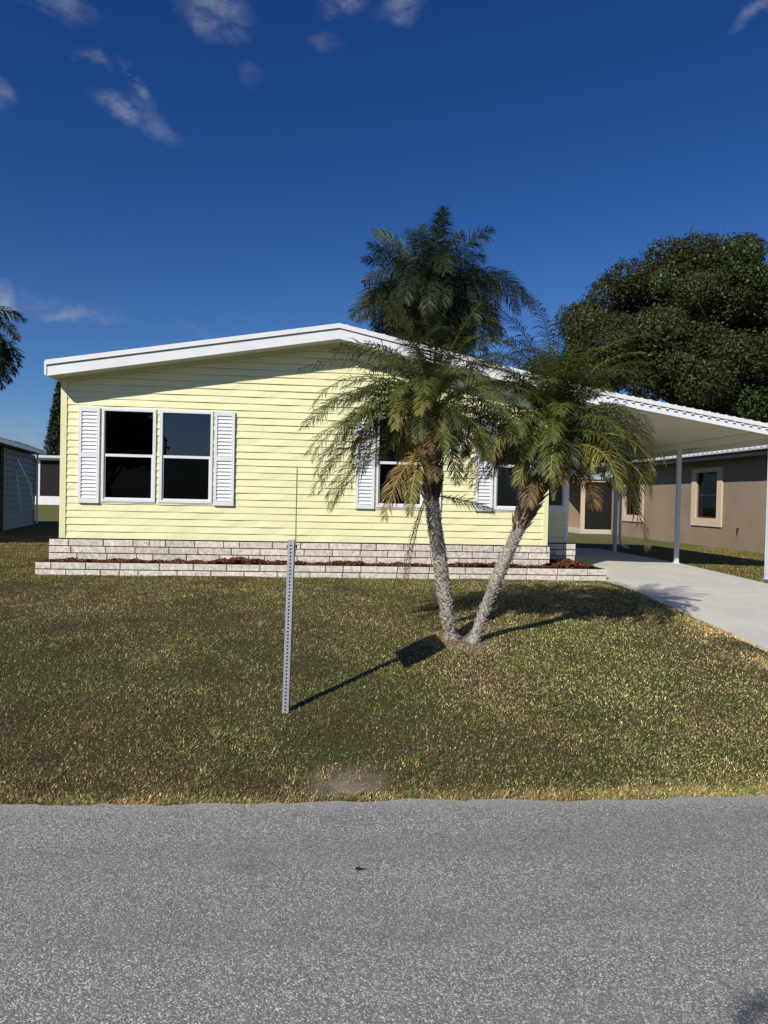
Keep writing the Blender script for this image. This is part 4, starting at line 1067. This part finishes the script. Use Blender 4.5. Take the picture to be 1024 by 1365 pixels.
hs_ = n('ShaderNodeHueSaturation', ins={'Saturation': 1.18, 'Value': 1.0, 'Color': sky.outputs[0]})
spx = n('ShaderNodeSeparateColor'); n.link(hs_.outputs[0], spx.inputs[0])
chs = []
for i_, (e_, k_) in enumerate(((1.58, 2.43), (1.34, 1.27), (1.15, 1.22))):   # deep polarised blue of a clear dry day
    cu = n.math('MULTIPLY', n.math('POWER', n.math('MULTIPLY', spx.outputs[i_], .075), e_), k_ / .075)
    chs.append(n.math('MINIMUM', cu, n.math('MULTIPLY', spx.outputs[i_], (.62, .79, 1.12)[i_])))
cmb = n('ShaderNodeCombineColor', ins={0: chs[0], 1: chs[1], 2: chs[2]})
bg = n('ShaderNodeBackground', ins={'Color': cmb.outputs[0], 'Strength': .075})
tc = n('ShaderNodeTexCoord').outputs['Generated']
CL = [((70, 10), 52, 20, 10, .4), ((180, 118), 34, 15, 40, .62), ((165, 160), 40, 18, 20, .70), ((205, 165), 45, 24, 30, .35), ((285, 4), 58, 34, 5, .55), ((335, 90), 22, 16, 0, .15), ((450, 8), 38, 26, 20, .55), ((530, 12), 46, 26, -20, .5),
      ((8, 130), 18, 22, 0, .4), ((105, 422), 62, 13, 0, .55), ((0, 395), 34, 26, 35, .75), ((45, 402), 50, 14, 0, .25), ((1003, 10), 28, 12, -25, .4), ((20, 575), 100, 26, 2, .85), ((40, 598), 70, 12, 2, .3), ((270, 437), 45, 8, 0, .2), ((435, 64), 25, 12, 0, .25), ((128, 90), 26, 12, 20, .3)]
acc = None
wn = n('ShaderNodeTexNoise', ins={'Vector': tc, 'Scale': 9.0, 'Detail': 5.0, 'Roughness': .6})
wv = n('ShaderNodeVectorMath', operation='SUBTRACT', ins={0: wn.outputs['Color'], 1: (.5, .5, .5)}).outputs[0]
wv = n('ShaderNodeVectorMath', operation='SCALE', ins={0: wv, 'Scale': .085}).outputs[0]
tcw = n('ShaderNodeVectorMath', operation='ADD', ins={0: tc, 1: wv}).outputs[0]
for (c, a, b, rot, amp) in CL:
    d = pix_dir(*c); e1 = (rr - d * rr.dot(d)).normalized(); e2 = (uu - d * uu.dot(d)).normalized()
    q = R(-rot); a *= .92; b *= .92; f1 = (e1 * math.cos(q) + e2 * math.sin(q)) / (a / CAMF); f2 = (-e1 * math.sin(q) + e2 * math.cos(q)) / (b / CAMF)
    sub = n('ShaderNodeVectorMath', operation='SUBTRACT', ins={0: tcw, 1: tuple(d)}).outputs[0]
    d1 = n('ShaderNodeVectorMath', operation='DOT_PRODUCT', ins={0: sub, 1: tuple(f1)}).outputs['Value']
    d2 = n('ShaderNodeVectorMath', operation='DOT_PRODUCT', ins={0: sub, 1: tuple(f2)}).outputs['Value']
    rad = n.math('ADD', n.math('MULTIPLY', d1, d1), n.math('MULTIPLY', d2, d2))
    fac = n.math('SUBTRACT', 1.0, rad, clamp=True); fac = n.math('MULTIPLY', n.math('MULTIPLY', fac, fac), amp)
    acc = fac if acc is None else n.math('MAXIMUM', acc, fac)
warp = n('ShaderNodeVectorMath', operation='MULTIPLY', ins={0: tc, 1: (1, 1, 2.2)}).outputs[0]
n1 = n.noise(warp, 22, 10, .68); n2 = n.noise(warp, 5, 4, .5)
mixn = n.math('ADD', n.math('MULTIPLY', n1, .75), n.math('MULTIPLY', n2, .25))
wis = n.ramp(mixn, [(.38, 0.0), (.62, 1.0)])
alpha = n.math('MULTIPLY', acc, wis, clamp=True)
bg2 = n('ShaderNodeBackground', ins={'Color': (.56, .62, .75, 1), 'Strength': .62})
mx = n('ShaderNodeMixShader', ins={0: alpha, 1: bg.outputs[0], 2: bg2.outputs[0]})
n.link(mx.outputs[0], out.inputs[0])

S.view_settings.view_transform = 'Standard'; S.view_settings.look = 'None'; S.view_settings.gamma = 1; S.view_settings.exposure = 0.0
S.render.resolution_x = 768; S.render.resolution_y = 1024
